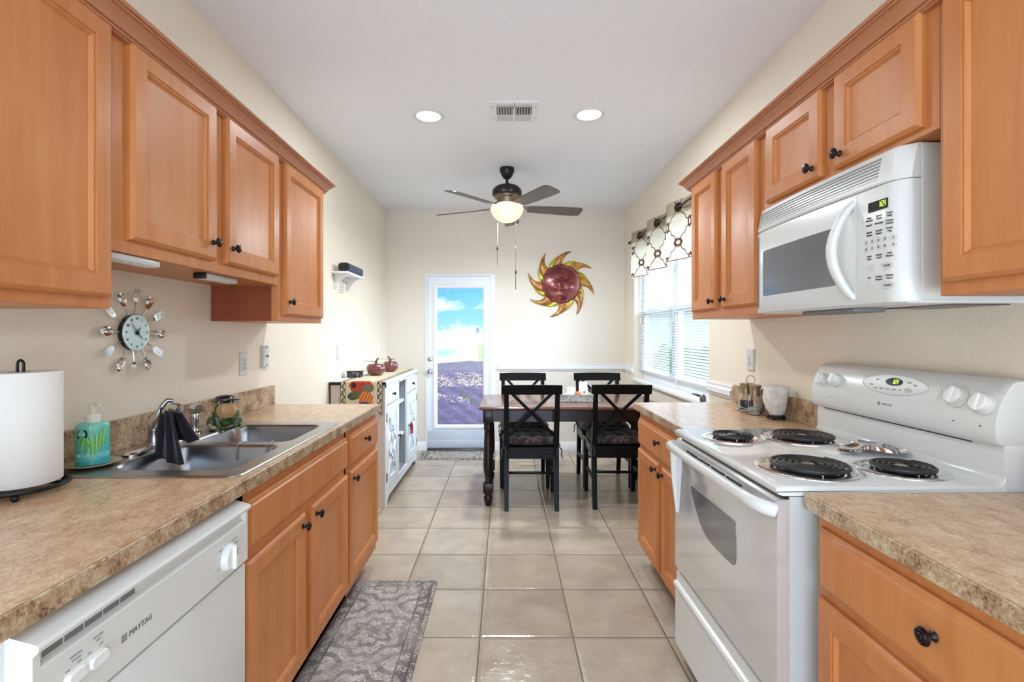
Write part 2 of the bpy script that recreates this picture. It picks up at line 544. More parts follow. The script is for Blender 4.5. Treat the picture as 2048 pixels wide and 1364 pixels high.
def mat_runner():
    """harvest runner: u across (m), v down the drop (m)"""
    m, t, b = new_mat('runner')
    k = NT(t)
    uvn = k.coord('UV')
    u, v, _ = k.xyz(uvn)
    n = k.noise(uvn, 60, 3)
    cream = k.mix(n, lin(214, 200, 172), lin(200, 186, 156))
    col = cream
    def put(mask, c):
        nonlocal col
        col = k.mix(mask, col, c)
    wob = k.m('MULTIPLY', k.m('SUBTRACT', k.noise(uvn, 30, 2), 0.5), 0.8)
    def blob(cu, cv, ru, rv, c):
        put(k.lt(k.m('ADD', k.ell(u, v, cu, cv, ru, rv), wob), 1.0), c)
    stripe = k.m('SINE', k.m('MULTIPLY', u, 330.0))
    blob(0.155, 0.040, 0.090, 0.055, k.mix(k.gt(stripe, 0.2), lin(196, 70, 40), lin(166, 50, 34)))
    blob(0.205, 0.055, 0.045, 0.035, lin(120, 108, 90))
    blob(0.10, 0.030, 0.02, 0.02, lin(60, 40, 30))
    blob(0.095, 0.112, 0.045, 0.030, lin(70, 82, 58))
    blob(0.125, 0.098, 0.040, 0.028, lin(88, 100, 70))
    blob(0.19, 0.135, 0.056, 0.062, k.mix(k.gt(k.m('SINE', k.m('MULTIPLY', k.m('ADD', u, k.m('MULTIPLY', v, 0.5)), 260.0)), 0.0), lin(216, 150, 70), lin(190, 86, 44)))
    blob(0.18, 0.175, 0.042, 0.022, lin(62, 78, 110))
    blob(0.10, 0.20, 0.03, 0.03, lin(150, 60, 40))
    e = k.m('MINIMUM', u, k.m('SUBTRACT', 0.314, u))
    vine = k.lt(k.m('ABSOLUTE', k.m('SUBTRACT', k.m('SUBTRACT', e, 0.021), k.m('MULTIPLY', k.m('SINE', k.m('MULTIPLY', v, 120.0)), 0.008))), 0.0055)
    spots = k.m('MULTIPLY', k.lt(e, 0.036), k.gt(k.noise(uvn, 75, 1), 0.6))
    put(k.m('MAXIMUM', vine, spots), lin(74, 62, 44))
    ln = k.m('MAXIMUM', k.lt(k.m('ABSOLUTE', k.m('SUBTRACT', e, 0.037)), 0.002), k.lt(e, 0.004))
    put(ln, lin(50, 42, 34))
    t.links.new(col, b.inputs['Base Color'])
    b.inputs['Roughness'].default_value = 0.9
    MAT['runner'] = m


mat_runner()


def mat_misc():
    # turquoise soap
    m, t, b = new_mat('soap_body')
    k = NT(t)
    z = k.xyz(k.pos())[2]
    n = k.noise(k.map(k.pos(), scale=(6, 6, 26)), 3, 3)
    f = k.m('ADD', z, k.m('MULTIPLY', n, 0.02))
    col = k.ramp(k.m('MULTIPLY', k.m('SUBTRACT', f, 0.92), 7.0), [(0.0, lin(40, 150, 160)), (0.2, lin(44, 176, 184)), (0.33, lin(140, 214, 214)), (0.4, lin(80, 196, 190)), (0.7, lin(90, 200, 176)), (0.95, lin(120, 206, 190))])
    t.links.new(col, b.inputs['Base Color'])
    b.inputs['Roughness'].default_value = 0.12
    b.inputs['Coat Weight'].default_value = 0.6
    MAT['soap_body'] = m
    # frog glaze
    m, t, b = new_mat('frog_green')
    k = NT(t)
    n = k.noise(k.coord('Object'), 38, 3, 0.6)
    t.links.new(k.ramp(n, [(0.35, lin(28, 48, 26)), (0.55, lin(58, 88, 46)), (0.7, lin(104, 124, 72))]), b.inputs['Base Color'])
    b.inputs['Roughness'].default_value = 0.15
    b.inputs['Coat Weight'].default_value = 0.6
    MAT['frog_green'] = m
    # sun rays
    for nm, cc in (('sun_gold', [(120, 70, 22), (170, 110, 34), (206, 160, 70)]), ('sun_lime', [(150, 140, 30), (180, 176, 50), (206, 204, 90)])):
        m, t, b = new_mat(nm)
        k = NT(t)
        n = k.noise(k.coord('Object'), 12, 3)
        t.links.new(k.ramp(n, [(0.3, lin(*cc[0])), (0.5, lin(*cc[1])), (0.7, lin(*cc[2]))]), b.inputs['Base Color'])
        b.inputs['Roughness'].default_value = 0.28
        b.inputs['Metallic'].default_value = 0.35
        b.inputs['Coat Weight'].default_value = 0.5
        MAT[nm] = m
    m, t, b = new_mat('sun_red')
    k = NT(t)
    n = k.noise(k.coord('Object'), 6, 3, 0.5, 0.6)
    t.links.new(k.ramp(n, [(0.32, lin(84, 26, 34)), (0.5, lin(122, 44, 44)), (0.62, lin(140, 70, 58)), (0.75, lin(160, 90, 66))]), b.inputs['Base Color'])
    b.inputs['Roughness'].default_value = 0.25
    b.inputs['Metallic'].default_value = 0.3
    b.inputs['Coat Weight'].default_value = 0.5
    MAT['sun_red'] = m
    # pumpkins
    m, t, b = new_mat('pumpkin_glass')
    b.inputs['Base Color'].default_value = lin(112, 48, 50)
    b.inputs['Roughness'].default_value = 0.08
    b.inputs['Coat Weight'].default_value = 1.0
    MAT['pumpkin_glass'] = m
    # white rock
    m, t, b = new_mat('rock')
    k = NT(t)
    n = k.noise(k.coord('Object'), 30, 5, 0.65)
    t.links.new(k.ramp(n, [(0.3, lin(208, 198, 188)), (0.6, lin(240, 238, 236))]), b.inputs['Base Color'])
    t.links.new(k.bump(n, 0.6, 0.01), b.inputs['Normal'])
    b.inputs['Roughness'].default_value = 0.5
    b.inputs['Subsurface Weight'].default_value = 0.15
    b.inputs['Subsurface Radius'].default_value = (0.02, 0.02, 0.02)
    MAT['rock'] = m
    # cushion cloth: dark floral
    m, t, b = new_mat('cushion')
    k = NT(t)
    p = k.coord('Object')
    v = k.noise(p, 13, 3, 0.6, 1.4)
    v2 = k.voro(p, 16)
    col = k.ramp(v, [(0.40, lin(26, 22, 24)), (0.52, lin(46, 38, 40)), (0.57, lin(120, 108, 106)), (0.60, lin(54, 40, 44)), (0.66, lin(96, 66, 70)), (0.72, lin(150, 140, 138))])
    col = k.mix(k.m('MULTIPLY', k.lt(v2, 0.3), 0.6), col, lin(30, 26, 28))
    t.links.new(col, b.inputs['Base Color'])
    b.inputs['Roughness'].default_value = 0.7
    b.inputs['Sheen Weight'].default_value = 0.2
    MAT['cushion'] = m
    # embossed tray
    m, t, b = new_mat('tray')
    k = NT(t)
    v = k.m('ABSOLUTE', k.m('SUBTRACT', k.noise(k.coord('Object'), 45, 2, 0.5, 2.0), 0.5))
    t.links.new(k.ramp(v, [(0.02, lin(120, 118, 110)), (0.08, lin(214, 214, 206))]), b.inputs['Base Color'])
    t.links.new(k.bump(v, 0.5, 0.004), b.inputs['Normal'])
    b.inputs['Roughness'].default_value = 0.35
    b.inputs['Metallic'].default_value = 0.4
    MAT['tray'] = m
    # brushed clock face
    m, t, b = new_mat('clock_face')
    b.inputs['Base Color'].default_value = lin(196, 210, 208)
    b.inputs['Metallic'].default_value = 0.8
    b.inputs['Roughness'].default_value = 0.3
    b.inputs['Anisotropic'].default_value = 0.8
    MAT['clock_face'] = m
    # outside
    m, t, b = new_mat('lawn')
    k = NT(t)
    n = k.noise(k.pos(), 3, 5, 0.7)
    t.links.new(k.ramp(n, [(0.3, lin(60, 98, 44)), (0.7, lin(104, 144, 76))]), b.inputs['Base Color'])
    b.inputs['Roughness'].default_value = 0.9
    MAT['lawn'] = m
    m, t, b = new_mat('hedge')
    k = NT(t)
    n = k.noise(k.pos(), 9, 5, 0.7)
    t.links.new(k.ramp(n, [(0.3, lin(40, 74, 34)), (0.7, lin(96, 140, 74))]), b.inputs['Base Color'])
    b.inputs['Roughness'].default_value = 0.9
    MAT['hedge'] = m
    MAT['house_wall'] = simple('house_wall', (176, 176, 176), 0.8)
    MAT['house_roof'] = simple('house_roof', (186, 180, 176), 0.8)
    # alabaster bowl of the fan lamp
    m, t, b = new_mat('fan_bowl')
    k = NT(t)
    n = k.noise(k.coord('Object'), 9, 3, 0.6, 1.0)
    col = k.ramp(n, [(0.3, lin(240, 214, 170)), (0.7, lin(255, 240, 210))])
    t.links.new(col, b.inputs['Base Color'])
    t.links.new(col, b.inputs['Emission Color'])
    b.inputs['Emission Strength'].default_value = 0.36
    b.inputs['Roughness'].default_value = 0.15
    MAT['fan_bowl'] = m


mat_misc()

# ------------------------------------------------------------------ mesh helpers
def frame(o, U, V, N):
    o, U, V, N = Vector(o), Vector(U), Vector(V), Vector(N)
    return lambda p: o + U * p[0] + V * p[1] + N * p[2]


FL = lambda x, y=0, z=0: frame((x, y, z), (0, 1, 0), (0, 0, 1), (1, 0, 0))      # face looking to +X (left run)
FR = lambda x, y=0, z=0: frame((x, y, z), (0, -1, 0), (0, 0, 1), (-1, 0, 0))    # face looking to -X (right run)
FB = lambda x, y, z: frame((x, y, z), (1, 0, 0), (0, 0, 1), (0, -1, 0))         # face looking to the camera
FD = lambda x, y, z: frame((x, y, z), (1, 0, 0), (0, 1, 0), (0, 0, -1))         # ceiling fittings


class MB:
    def __init__(s, fr=None):
        s.v, s.f, s.uv, s.fr = [], [], {}, fr
    def add(s, vs, fs):
        off = len(s.v)
        s.v += [Vector(s.fr(p)) if s.fr else Vector(p) for p in vs]
        s.f += [tuple(i + off for i in f) for f in fs]
        return s
    def bm(s, b):
        b.verts.index_update()
        s.add([v.co.copy() for v in b.verts], [[v.index for v in f.verts] for f in b.faces])
        b.free()
        return s
    def box(s, a, b, bev=0.0, seg=2):
        lo = [min(a[i], b[i]) for i in range(3)]
        hi = [max(a[i], b[i]) for i in range(3)]
        m = bmesh.new()
        bmesh.ops.create_cube(m, size=1.0)
        for v in m.verts:
            v.co = Vector([(lo[i] + hi[i]) / 2 + v.co[i] * (hi[i] - lo[i]) for i in range(3)])
        if bev > 0:
            bmesh.ops.bevel(m, geom=list(m.edges), offset=bev, segments=seg, profile=0.5, affect='EDGES')
        return s.bm(m)
    def loft(s, rings, cap0=True, cap1=True, closed=True):
        n = len(rings[0])
        vs = [p for r in rings for p in r]
        fs = []
        for i in range(len(rings) - 1):
            for j in range(n if closed else n - 1):
                a, b = i * n + j, i * n + (j + 1) % n
                fs.append((a, b, b + n, a + n))
        if cap0:
            fs.append(tuple(range(n - 1, -1, -1)))
        if cap1:
            fs.append(tuple(range((len(rings) - 1) * n, len(rings) * n)))
        return s.add(vs, fs)
    def rects(s, u0, u1, v0, v1, prof):
        """rectangular rings: prof = [(inset, height)...]; last one is filled"""
        rings = [[(u0 + i, v0 + i, h), (u1 - i, v0 + i, h), (u1 - i, v1 - i, h), (u0 + i, v1 - i, h)] for i, h in prof]
        return s.loft(rings)
    def lathe(s, prof, c=(0, 0, 0), seg=24, axis=2, mod=None):
        """profile of (radius, height) turned round an axis of the frame"""
        rings = []
        for r, h in prof:
            ring = []
            for k in range(seg):
                t = 2 * pi * k / seg
                q = mod(t, r, h) if mod else r
                a, b = q * cos(t), q * sin(t)
                if axis == 2:
                    ring.append((c[0] + a, c[1] + b, c[2] + h))
                elif axis == 0:
                    ring.append((c[0] + h, c[1] + a, c[2] + b))
                else:
                    ring.append((c[0] + b, c[1] + h, c[2] + a))
            rings.append(ring)
        return s.loft(rings)
    def tube(s, path, r, seg=8, sy=1.0, cap=True, closed=False):
        P = [Vector(p) for p in path]
        n = len(P)
        R = r if isinstance(r, (list, tuple)) else [r] * n
        def tan(i):
            if closed:
                return (P[(i + 1) % n] - P[i - 1]).normalized()
            return (P[min(i + 1, n - 1)] - P[max(i - 1, 0)]).normalized()
        t0 = tan(0)
        up = Vector((0, 0, 1)) if abs(t0.z) < 0.9 else Vector((1, 0, 0))
        nrm = (up - t0 * up.dot(t0)).normalized()
        rings = []
        for i in range(n):
            t = tan(i)
            nrm = (nrm - t * nrm.dot(t))
            nrm = nrm.normalized() if nrm.length > 1e-6 else Vector((1, 0, 0))
            bn = t.cross(nrm)
            rings.append([tuple(P[i] + nrm * (R[i] * cos(2 * pi * k / seg)) + bn * (R[i] * sy * sin(2 * pi * k / seg))) for k in range(seg)])
        if closed:
            rings.append(rings[0])
            return s.loft(rings, False, False)
        return s.loft(rings, cap, cap)
    def ell(s, c, r, seg=20, rings=12):
        prof = []
        R = []
        for i in range(rings + 1):
            a = -pi / 2 + pi * i / rings
            rr = max(cos(a), 0.001)
            R.append([(c[0] + r[0] * rr * cos(2 * pi * k / seg), c[1] + r[1] * rr * sin(2 * pi * k / seg), c[2] + r[2] * sin(a)) for k in range(seg)])
        return s.loft(R)
    def prism(s, poly, z0, z1, bev=0.0):
        """outline in the frame's (u, v), extruded along n"""
        if bev <= 0:
            return s.loft([[(p[0], p[1], z0) for p in poly], [(p[0], p[1], z1) for p in poly]])
        cx = sum(p[0] for p in poly) / len(poly)
        cy = sum(p[1] for p in poly) / len(poly)
        def ins(d):
            out = []
            for p in poly:
                v = Vector((p[0] - cx, p[1] - cy))
                L = v.length
                v = v * max(0, (L - d) / L) if L > 0 else v
                out.append((cx + v.x, cy + v.y))
            return out
        a = ins(bev)
        h = bev if z1 > z0 else -bev
        return s.loft([[(p[0], p[1], z0) for p in poly], [(p[0], p[1], z1 - h) for p in poly], [(p[0], p[1], z1) for p in a]])
    def grid(s, fn, nu, nv, closed_u=False):
        vs = [fn(i / nu, j / nv) for j in range(nv + 1) for i in range(nu + 1)]
        fs = [(j * (nu + 1) + i, j * (nu + 1) + i + 1, (j + 1) * (nu + 1) + i + 1, (j + 1) * (nu + 1) + i) for j in range(nv) for i in range(nu)]
        return s.add(vs, fs)
    def text(s, body, size, u, v, n=0.0, depth=0.0006, align='CENTER', stretch=1.0, shear=0.0):
        cu = bpy.data.curves.new('lettering', 'FONT')
        cu.body = body
        cu.size = size
        cu.align_x = align
        cu.align_y = 'CENTER'
        cu.extrude = depth
        cu.shear = shear
        cu.resolution_u = 3
        o = bpy.data.objects.new('lettering_tmp', cu)
        COL.objects.link(o)
        dg = bpy.context.evaluated_depsgraph_get()
        me = bpy.data.meshes.new_from_object(o.evaluated_get(dg))
        s.add([(u + p.co.x * stretch, v + p.co.y, n + p.co.z) for p in me.vertices], [tuple(p.vertices) for p in me.polygons])
        bpy.data.objects.remove(o)
        bpy.data.meshes.remove(me)
        bpy.data.curves.remove(cu)
        return s


def rrect(u0, u1, v0, v1, r, n=6):
    pts = []
    for cx, cy, a0 in ((u1 - r, v1 - r, 0), (u0 + r, v1 - r, 90), (u0 + r, v0 + r, 180), (u1 - r, v0 + r, 270)):
        for k in range(n + 1):
            a = radians(a0 + 90 * k / n)
            pts.append((cx + r * cos(a), cy + r * sin(a)))
    return pts


def circ(cx, cy, rx, ry=None, n=28):
    ry = ry or rx
    return [(cx + rx * cos(2 * pi * k / n), cy + ry * sin(2 * pi * k / n)) for k in range(n)]


def mesh_from(name, mb, origin, mat, angle=32, uv=None):
    me = bpy.data.meshes.new(name)
    me.from_pydata([tuple(v - origin) for v in mb.v], [], mb.f)
    b = bmesh.new()
    b.from_mesh(me)
    bmesh.ops.recalc_face_normals(b, faces=b.faces)
    b.to_mesh(me)
    b.free()
    if uv is not None:
        lay = me.uv_layers.new(name='UVMap')
        for lp in me.loops:
            lay.data[lp.index].uv = uv[lp.vertex_index]
    for p in me.polygons:
        p.use_smooth = True
    me.set_sharp_from_angle(angle=radians(angle))
    me.materials.append(MAT[mat])
    return me


def thing(name, label, cat, loc, group=None, rotz=0.0):
    o = bpy.data.objects.new(name, None)
    o.empty_display_size = 0.05
    o.location = loc
    o.rotation_euler = (0, 0, rotz)
    COL.objects.link(o)
    o['label'] = label
    o['category'] = cat
    if group:
        o['group'] = group
    o['org'] = tuple(loc)
    return o


def part(name, mb, mat, parent, label=None, local=False, angle=32, uv=None):
    """one mesh object under its thing (or under a part)"""
    org = Vector((0, 0, 0)) if local else Vector(parent['org'])
    me = mesh_from(name, mb, org, mat, angle, uv)
    o = bpy.data.objects.new(name, me)
    COL.objects.link(o)
    o.parent = parent
    o['org'] = tuple(org)
    if label:
        o['label'] = label
    return o


def single(name, mb, mat, label, cat, org, group=None, angle=32, uv=None):
    """a thing that is one mesh"""
    me = mesh_from(name, mb, Vector(org), mat, angle, uv)
    o = bpy.data.objects.new(name, me)
    o.location = org
    COL.objects.link(o)
    o['label'] = label
    o['category'] = cat
    o['org'] = tuple(org)
    if group:
        o['group'] = group
    return o


def struct(name, mb, mat, parent=None, angle=32, org=(0, 0, 0)):
    if parent:
        org = tuple(parent['org'])
    me = mesh_from(name, mb, Vector(org), mat, angle)
    o = bpy.data.objects.new(name, me)
    COL.objects.link(o)
    o['org'] = tuple(org)
    if parent:
        o.parent = parent
    else:
        o.location = org
        o['kind'] = 'structure'
    return o


# ------------------------------------------------------------------ room shell
XL, XR, YB, ZC, YF = -1.335, 1.350, 5.616, 2.715, -1.7

struct('floor', MB().box((XL - 0.15, YF, -0.1), (XR + 0.15, YB + 0.15, 0)), 'tile')
struct('ceiling', MB().box((XL - 0.15, YF, ZC), (XR + 0.15, YB + 0.15, ZC + 0.1)), 'ceiling_paint')
struct('wall_left', MB().box((XL - 0.12, YF, 0), (XL, YB, ZC)), 'wall_paint')
# window opening in the right wall
WY0, WY1, WZ0, WZ1 = 3.29, 5.19, 0.86, 2.24
b = MB()
b.box((XR, YF, 0), (XR + 0.15, WY0, ZC)).box((XR, WY1, 0), (XR + 0.15, YB, ZC))
b.box((XR, WY0, 0), (XR + 0.15, WY1, WZ0)).box((XR, WY0, WZ1), (XR + 0.15, WY1, ZC))
struct('wall_right', b, 'wall_paint')
# door opening in the back wall
DX0, DX1, DZ1 = -0.8975, -0.113, 1.990
b = MB()
b.box((XL - 0.12, YB, 0), (DX0, YB + 0.14, ZC)).box((DX1, YB, 0), (XR + 0.15, YB + 0.14, ZC)).box((DX0, YB, DZ1), (DX1, YB + 0.14, ZC))
struct('wall_back', b, 'back_paint')


def rail_profile(base, h, d):
    return [(0, base), (d * 0.5, base), (d * 0.6, base + h * 0.18), (d, base + h * 0.28), (d, base + h * 0.66), (d * 0.55, base + h * 0.78), (d * 0.7, base + h * 0.9), (d * 0.7, base + h), (0, base + h)]


def run_profile(pts, p0, p1, out):
    """sweep (distance out of the wall, height) along a straight wall line"""
    p0, p1, out = Vector(p0), Vector(p1), Vector(out)
    return [[tuple(p + out * d + Vector((0, 0, h))) for d, h in pts] for p in (p0, p1)]


bb = [(0, 0), (0.016, 0), (0.016, 0.07), (0.010, 0.085), (0.006, 0.098), (0, 0.1)]
b = MB()
b.loft(run_profile(bb, (XL, YB, 0), (DX0 - 0.0, YB, 0), (0, -1, 0)))
b.loft(run_profile(bb, (DX1, YB, 0), (XR, YB, 0), (0, -1, 0)))
struct('baseboard_back', b, 'white_paint')
struct('baseboard_right', MB().loft(run_profile(bb, (XR, 2.88, 0), (XR, YB - 0.017, 0), (-1, 0, 0))), 'white_paint')
struct('baseboard_left', MB().loft(run_profile(bb, (XL, 2.86, 0), (XL, YB - 0.017, 0), (1, 0, 0))), 'white_paint')
rp_ = rail_profile(0.903, 0.07, 0.028)
struct('trim_1', MB().loft(run_profile(rp_, (DX1 + 0.035, YB, 0), (XR, YB, 0), (0, -1, 0))), 'white_paint')
struct('trim_2', MB().loft(run_profile(rp_, (XR, WY1 + 0.02, 0), (XR, YB - 0.029, 0), (-1, 0, 0))), 'white_paint')
struct('trim_3', MB().loft(run_profile(rail_profile(0.93, 0.075, 0.028), (XR, 2.925, 0), (XR, WY0 - 0.01, 0), (-1, 0, 0))), 'white_paint')

# ------------------------------------------------------------------ back door
d = bpy.data.objects.new('door_1', None)
d.location = (-0.5, YB, 0)
d['org'] = (-0.5, YB, 0)
d['kind'] = 'structure'
d['label'] = 'white back door with one tall pane printed with a lavender field'
COL.objects.link(d)
b = MB()
b.box((DX0, YB - 0.006, 0), (DX0 + 0.022, YB + 0.10, DZ1)).box((DX1 - 0.05, YB - 0.006, 0), (DX1, YB + 0.10, DZ1)).box((DX0 + 0.022, YB - 0.006, DZ1 - 0.02), (DX1 - 0.05, YB + 0.10, DZ1))
struct('door_frame', b, 'door_white', d)
GX0, GX1, GZ0, GZ1 = -0.768, -0.243, 0.288, 1.846
b = MB()
y0, y1 = YB + 0.012, YB + 0.055
sx0, sx1 = DX0 + 0.024, DX1 - 0.052
b.box((sx0, y0, 0.035), (GX0 - 0.02, y1, DZ1 - 0.022)).box((GX1 + 0.02, y0, 0.035), (sx1, y1, DZ1 - 0.022))
b.box((GX0 - 0.02, y0, GZ1 + 0.02), (GX1 + 0.02, y1, DZ1 - 0.022)).box((GX0 - 0.02, y0, 0.035), (GX1 + 0.02, y1, GZ0 - 0.02))
struct('door_slab', b, 'door_white', d)
b = MB(FB(0, YB + 0.012, 0))
def ring_frame(b, u0, u1, v0, v1, wd, h):
    """picture-frame moulding with rounded section"""
    prof = [(0, 0), (0.006, h), (wd * 0.55, h), (wd * 0.8, h * 0.5), (wd, 0)]
    rings = [[(u0 + i, v0 + i, q), (u1 - i, v0 + i, q), (u1 - i, v1 - i, q), (u0 + i, v1 - i, q)] for i, q in prof]
    b.loft(rings, False, False)
ring_frame(b, GX0 - 0.045, GX1 + 0.045, GZ0 - 0.045, GZ1 + 0.035, 0.05, 0.014)
struct('glazing_bead', b, 'white_paint', d)
mat_film(GX0, GX1, GZ0, GZ1)
struct('door_glass', MB().box((GX0 - 0.02, YB + 0.03, GZ0 - 0.02), (GX1 + 0.02, YB + 0.036, GZ1 + 0.02)), 'door_film', d)
b = MB().box((sx0, YB + 0.004, 0.05), (sx1, YB + 0.0125, 0.225), 0.002)
b.box((sx0, YB - 0.002, 0.03), (sx1, YB + 0.0125, 0.12), 0.004)
struct('kick_plate', b, 'door_bottom', d)
struct('threshold', MB().box((DX0 + 0.022, YB - 0.03, 0), (DX1 - 0.05, YB + 0.08, 0.028), 0.006), 'steel_dark', d)
for nm, z, r in (('deadbolt', 1.033, 0.028), ('door_knob', 0.892, 0.03)):
    b = MB(FB(-0.846, YB + 0.012, z))
    if nm == 'deadbolt':
        b.lathe([(r, 0), (r, 0.006), (r * 0.85, 0.012), (0.012, 0.014), (0.012, 0.026), (0.001, 0.027)])
    else:
        b.lathe([(r, 0), (r, 0.006), (0.014, 0.01), (0.012, 0.03), (0.024, 0.038), (0.028, 0.052), (0.02, 0.064), (0.001, 0.067)])
    struct(nm, b, 'satin_chrome', d)

# ------------------------------------------------------------------ window, sill
wn = bpy.data.objects.new('window_1', None)
wn.location = (XR + 0.1, 4.24, WZ0)
wn['org'] = (XR + 0.1, 4.24, WZ0)
wn['kind'] = 'structure'
COL.objects.link(wn)
b = MB()
fx0, fx1 = XR + 0.095, XR + 0.14
YM = 4.20
for (a0, a1) in ((WY0, WY0 + 0.045), (YM - 0.045, YM + 0.045), (WY1 - 0.045, WY1)):
    b.box((fx0 - 0.004, a0, WZ0), (fx1 - 0.001, a1, WZ1), 0.003)
b.box((fx0, WY0, WZ0), (fx1, WY1, WZ0 + 0.06)).box((fx0, WY0, WZ1 - 0.045), (fx1, WY1, WZ1))
struct('window_frame', b, 'vinyl', wn)
b = MB()
for (a0, a1) in ((WY0 + 0.045, YM - 0.045), (YM + 0.045, WY1 - 0.045)):
    b.box((fx0 - 0.012, a0, 1.50), (fx1 - 0.01, a1, 1.55), 0.004)
    b.box((fx0 - 0.012, a0, WZ0 + 0.06), (fx1 - 0.01, a1, WZ0 + 0.10), 0.004)
    b.box((fx0 - 0.012, a0, WZ0 + 0.1), (fx1 - 0.01, a0 + 0.035, 1.50)).box((fx0 - 0.012, a1 - 0.035, WZ0 + 0.1), (fx1 - 0.01, a1, 1.50))
struct('window_sash', b, 'vinyl', wn)
struct('window_pane', MB().box((fx0 + 0.018, WY0 + 0.04, WZ0 + 0.05), (fx0 + 0.022, WY1 - 0.04, WZ1 - 0.04)), 'window_glass', wn)
struct('window_sill', MB().box((XR - 0.035, WY0 - 0.02, WZ0 - 0.028), (XR + 0.094, WY1 + 0.02, WZ0 + 0.002), 0.006), 'white_paint', wn)

# ------------------------------------------------------------------ outside
struct('ground', MB().box((1.55, -6, -0.35), (40, 60, -0.15)), 'lawn')
b = MB()
hs = thing('neighbor_house', 'pale house across the lawn, seen through the window blinds', 'house', (10, 27, -0.15))
part('wall', MB().box((3.5, 26, -0.15), (20, 33, 2.6)), 'house_wall', hs)
part('roof', MB().loft([[(3.0, 25.4, 2.6), (20.5, 25.4, 2.6), (20.5, 33.6, 2.6), (3.0, 33.6, 2.6)], [(6, 29.4, 4.4), (17, 29.4, 4.4), (17, 29.6, 4.4), (6, 29.6, 4.4)]]), 'house_roof', hs)
b = MB()
def hedge_fn(i, j):
    a = 2 * pi * j
    yv = 8.0 + 9.0 * i
    rr = 0.55 + 0.08 * sin(yv * 5.1) + 0.06 * sin(a * 5 + yv * 3)
    return (4.9 + (yv - 8) * 0.05 + rr * cos(a) * 0.7, yv, 0.35 + rr * sin(a))
b.grid(hedge_fn, 60, 18)
single('hedge', b, 'hedge', 'clipped green hedge outside the window, beyond the blinds', 'hedge', (5, 12, -0.15))

# ------------------------------------------------------------------ cabinets
DOOR = [(0, 0), (0, 0.011), (0.004, 0.016), (0.010, 0.020), (0.054, 0.020), (0.0545, 0.0165), (0.060, 0.0165), (0.067, 0.008), (0.072, 0.007)]
SLAB = [(0, 0), (0, 0.009), (0.005, 0.013), (0.012, 0.015), (0.016, 0.020)]


def knob(fr_fn, parent):
    b = MB(fr_fn)
    b.lathe([(0.009, 0), (0.010, 0.002), (0.008, 0.004), (0.006, 0.007), (0.0055, 0.013), (0.008, 0.016), (0.0145, 0.018), (0.0165, 0.021), (0.0160, 0.0235), (0.013, 0.0255), (0.0125, 0.0245), (0.011, 0.0265), (0.0075, 0.0275), (0.007, 0.0265), (0.005, 0.0285), (0.001, 0.029)], seg=20)
    part('knob', b, 'knob_bronze', parent)


def leaf(cab, side, kind, xface, ya, yb, za, zb, kn=None):
    """door or drawer front on a cabinet face; ya<yb world, side 'L' or 'R'"""
    fr = FL(xface) if side == 'L' else FR(xface)
    b = MB(fr)
    u0, u1 = (ya, yb) if side == 'L' else (-yb, -ya)
    b.rects(u0, u1, za, zb, DOOR if kind == 'door' else SLAB)
    p = part(kind, b, 'maple', cab)
    if kn:
        ky, kz = kn
        knob(FL(xface + 0.020, ky, kz) if side == 'L' else FR(xface - 0.020, ky, kz), p)
    return p


def cabinet(name, label, cat, side, xw, xface, ya, yb, za, zb, leaves, toe=False, hollow=False, group=None):
    xm = (xw + xface) / 2
    root = thing(name, label, cat, (xm, (ya + yb) / 2, 0 if toe else za), group)
    b = MB()
    z0 = 0.10 if toe else za
    s = 1 if side == 'L' else -1
    if hollow:
        b.box((xw, ya, z0), (xface, ya + 0.018, zb)).box((xw, yb - 0.018, z0), (xface, yb, zb)).box((xw, ya, z0), (xface, yb, z0 + 0.018))
        b.box((xface - s * 0.018, ya, z0), (xface, yb, zb))
    else:
        b.box((xw, ya, z0), (xface - s * 0.019, yb, zb - (0 if toe else 0)))
        b.box((xface - s * 0.019, ya, z0), (xface, yb, zb), 0.0015, 1)
    if not toe:
        pass
    part('body', b, 'maple', root)
    if toe:
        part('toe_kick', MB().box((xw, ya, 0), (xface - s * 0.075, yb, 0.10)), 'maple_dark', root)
    for L in leaves:
        leaf(root, side, L[0], xface, *L[1:])
    return root


# left wall cabinets: box front at XL+0.305
LF = -1.03
cabinet('wall_cabinet', 'tall maple wall cabinet with one big door, hanging above the paper towel roll', 'cabinet', 'L', XL + 0.001, LF, 0.50, 1.300, 1.381, 2.125,
        [('door', 0.52, 1.286, 1.409, 2.114)])
cabinet('wall_cabinet', 'short maple wall cabinet with two doors over the sink and cutlery clock', 'cabinet', 'L', XL + 0.001, LF, 1.302, 2.256, 1.535, 2.125,
        [('door', 1.352, 1.752, 1.572, 2.114, (1.722, 1.632)), ('door', 1.816, 2.232, 1.572, 2.114, (1.848, 1.632))])
tall = cabinet('wall_cabinet', 'tall narrow maple wall cabinet with one door beside the white wall shelf', 'cabinet', 'L', XL + 0.001, LF, 2.258, 2.79, 1.374, 2.125,
        [('door', 2.297, 2.776, 1.402, 2.114, (2.335, 1.465))])
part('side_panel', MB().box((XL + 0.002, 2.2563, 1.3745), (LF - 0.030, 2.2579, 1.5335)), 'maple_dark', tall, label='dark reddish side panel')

CROWN = [(0, 0), (0.013, 0), (0.013, 0.006), (0.019, 0.006), (0.021, 0.010), (0.019, 0.015), (0.025, 0.015), (0.028, 0.022), (0.036, 0.035), (0.046, 0.043), (0.046, 0.048), (0.053, 0.048), (0.055, 0.051), (0.053, 0.055), (0.058, 0.055), (0.061, 0.060), (0.058, 0.067), (0.050, 0.069), (0, 0.069)]


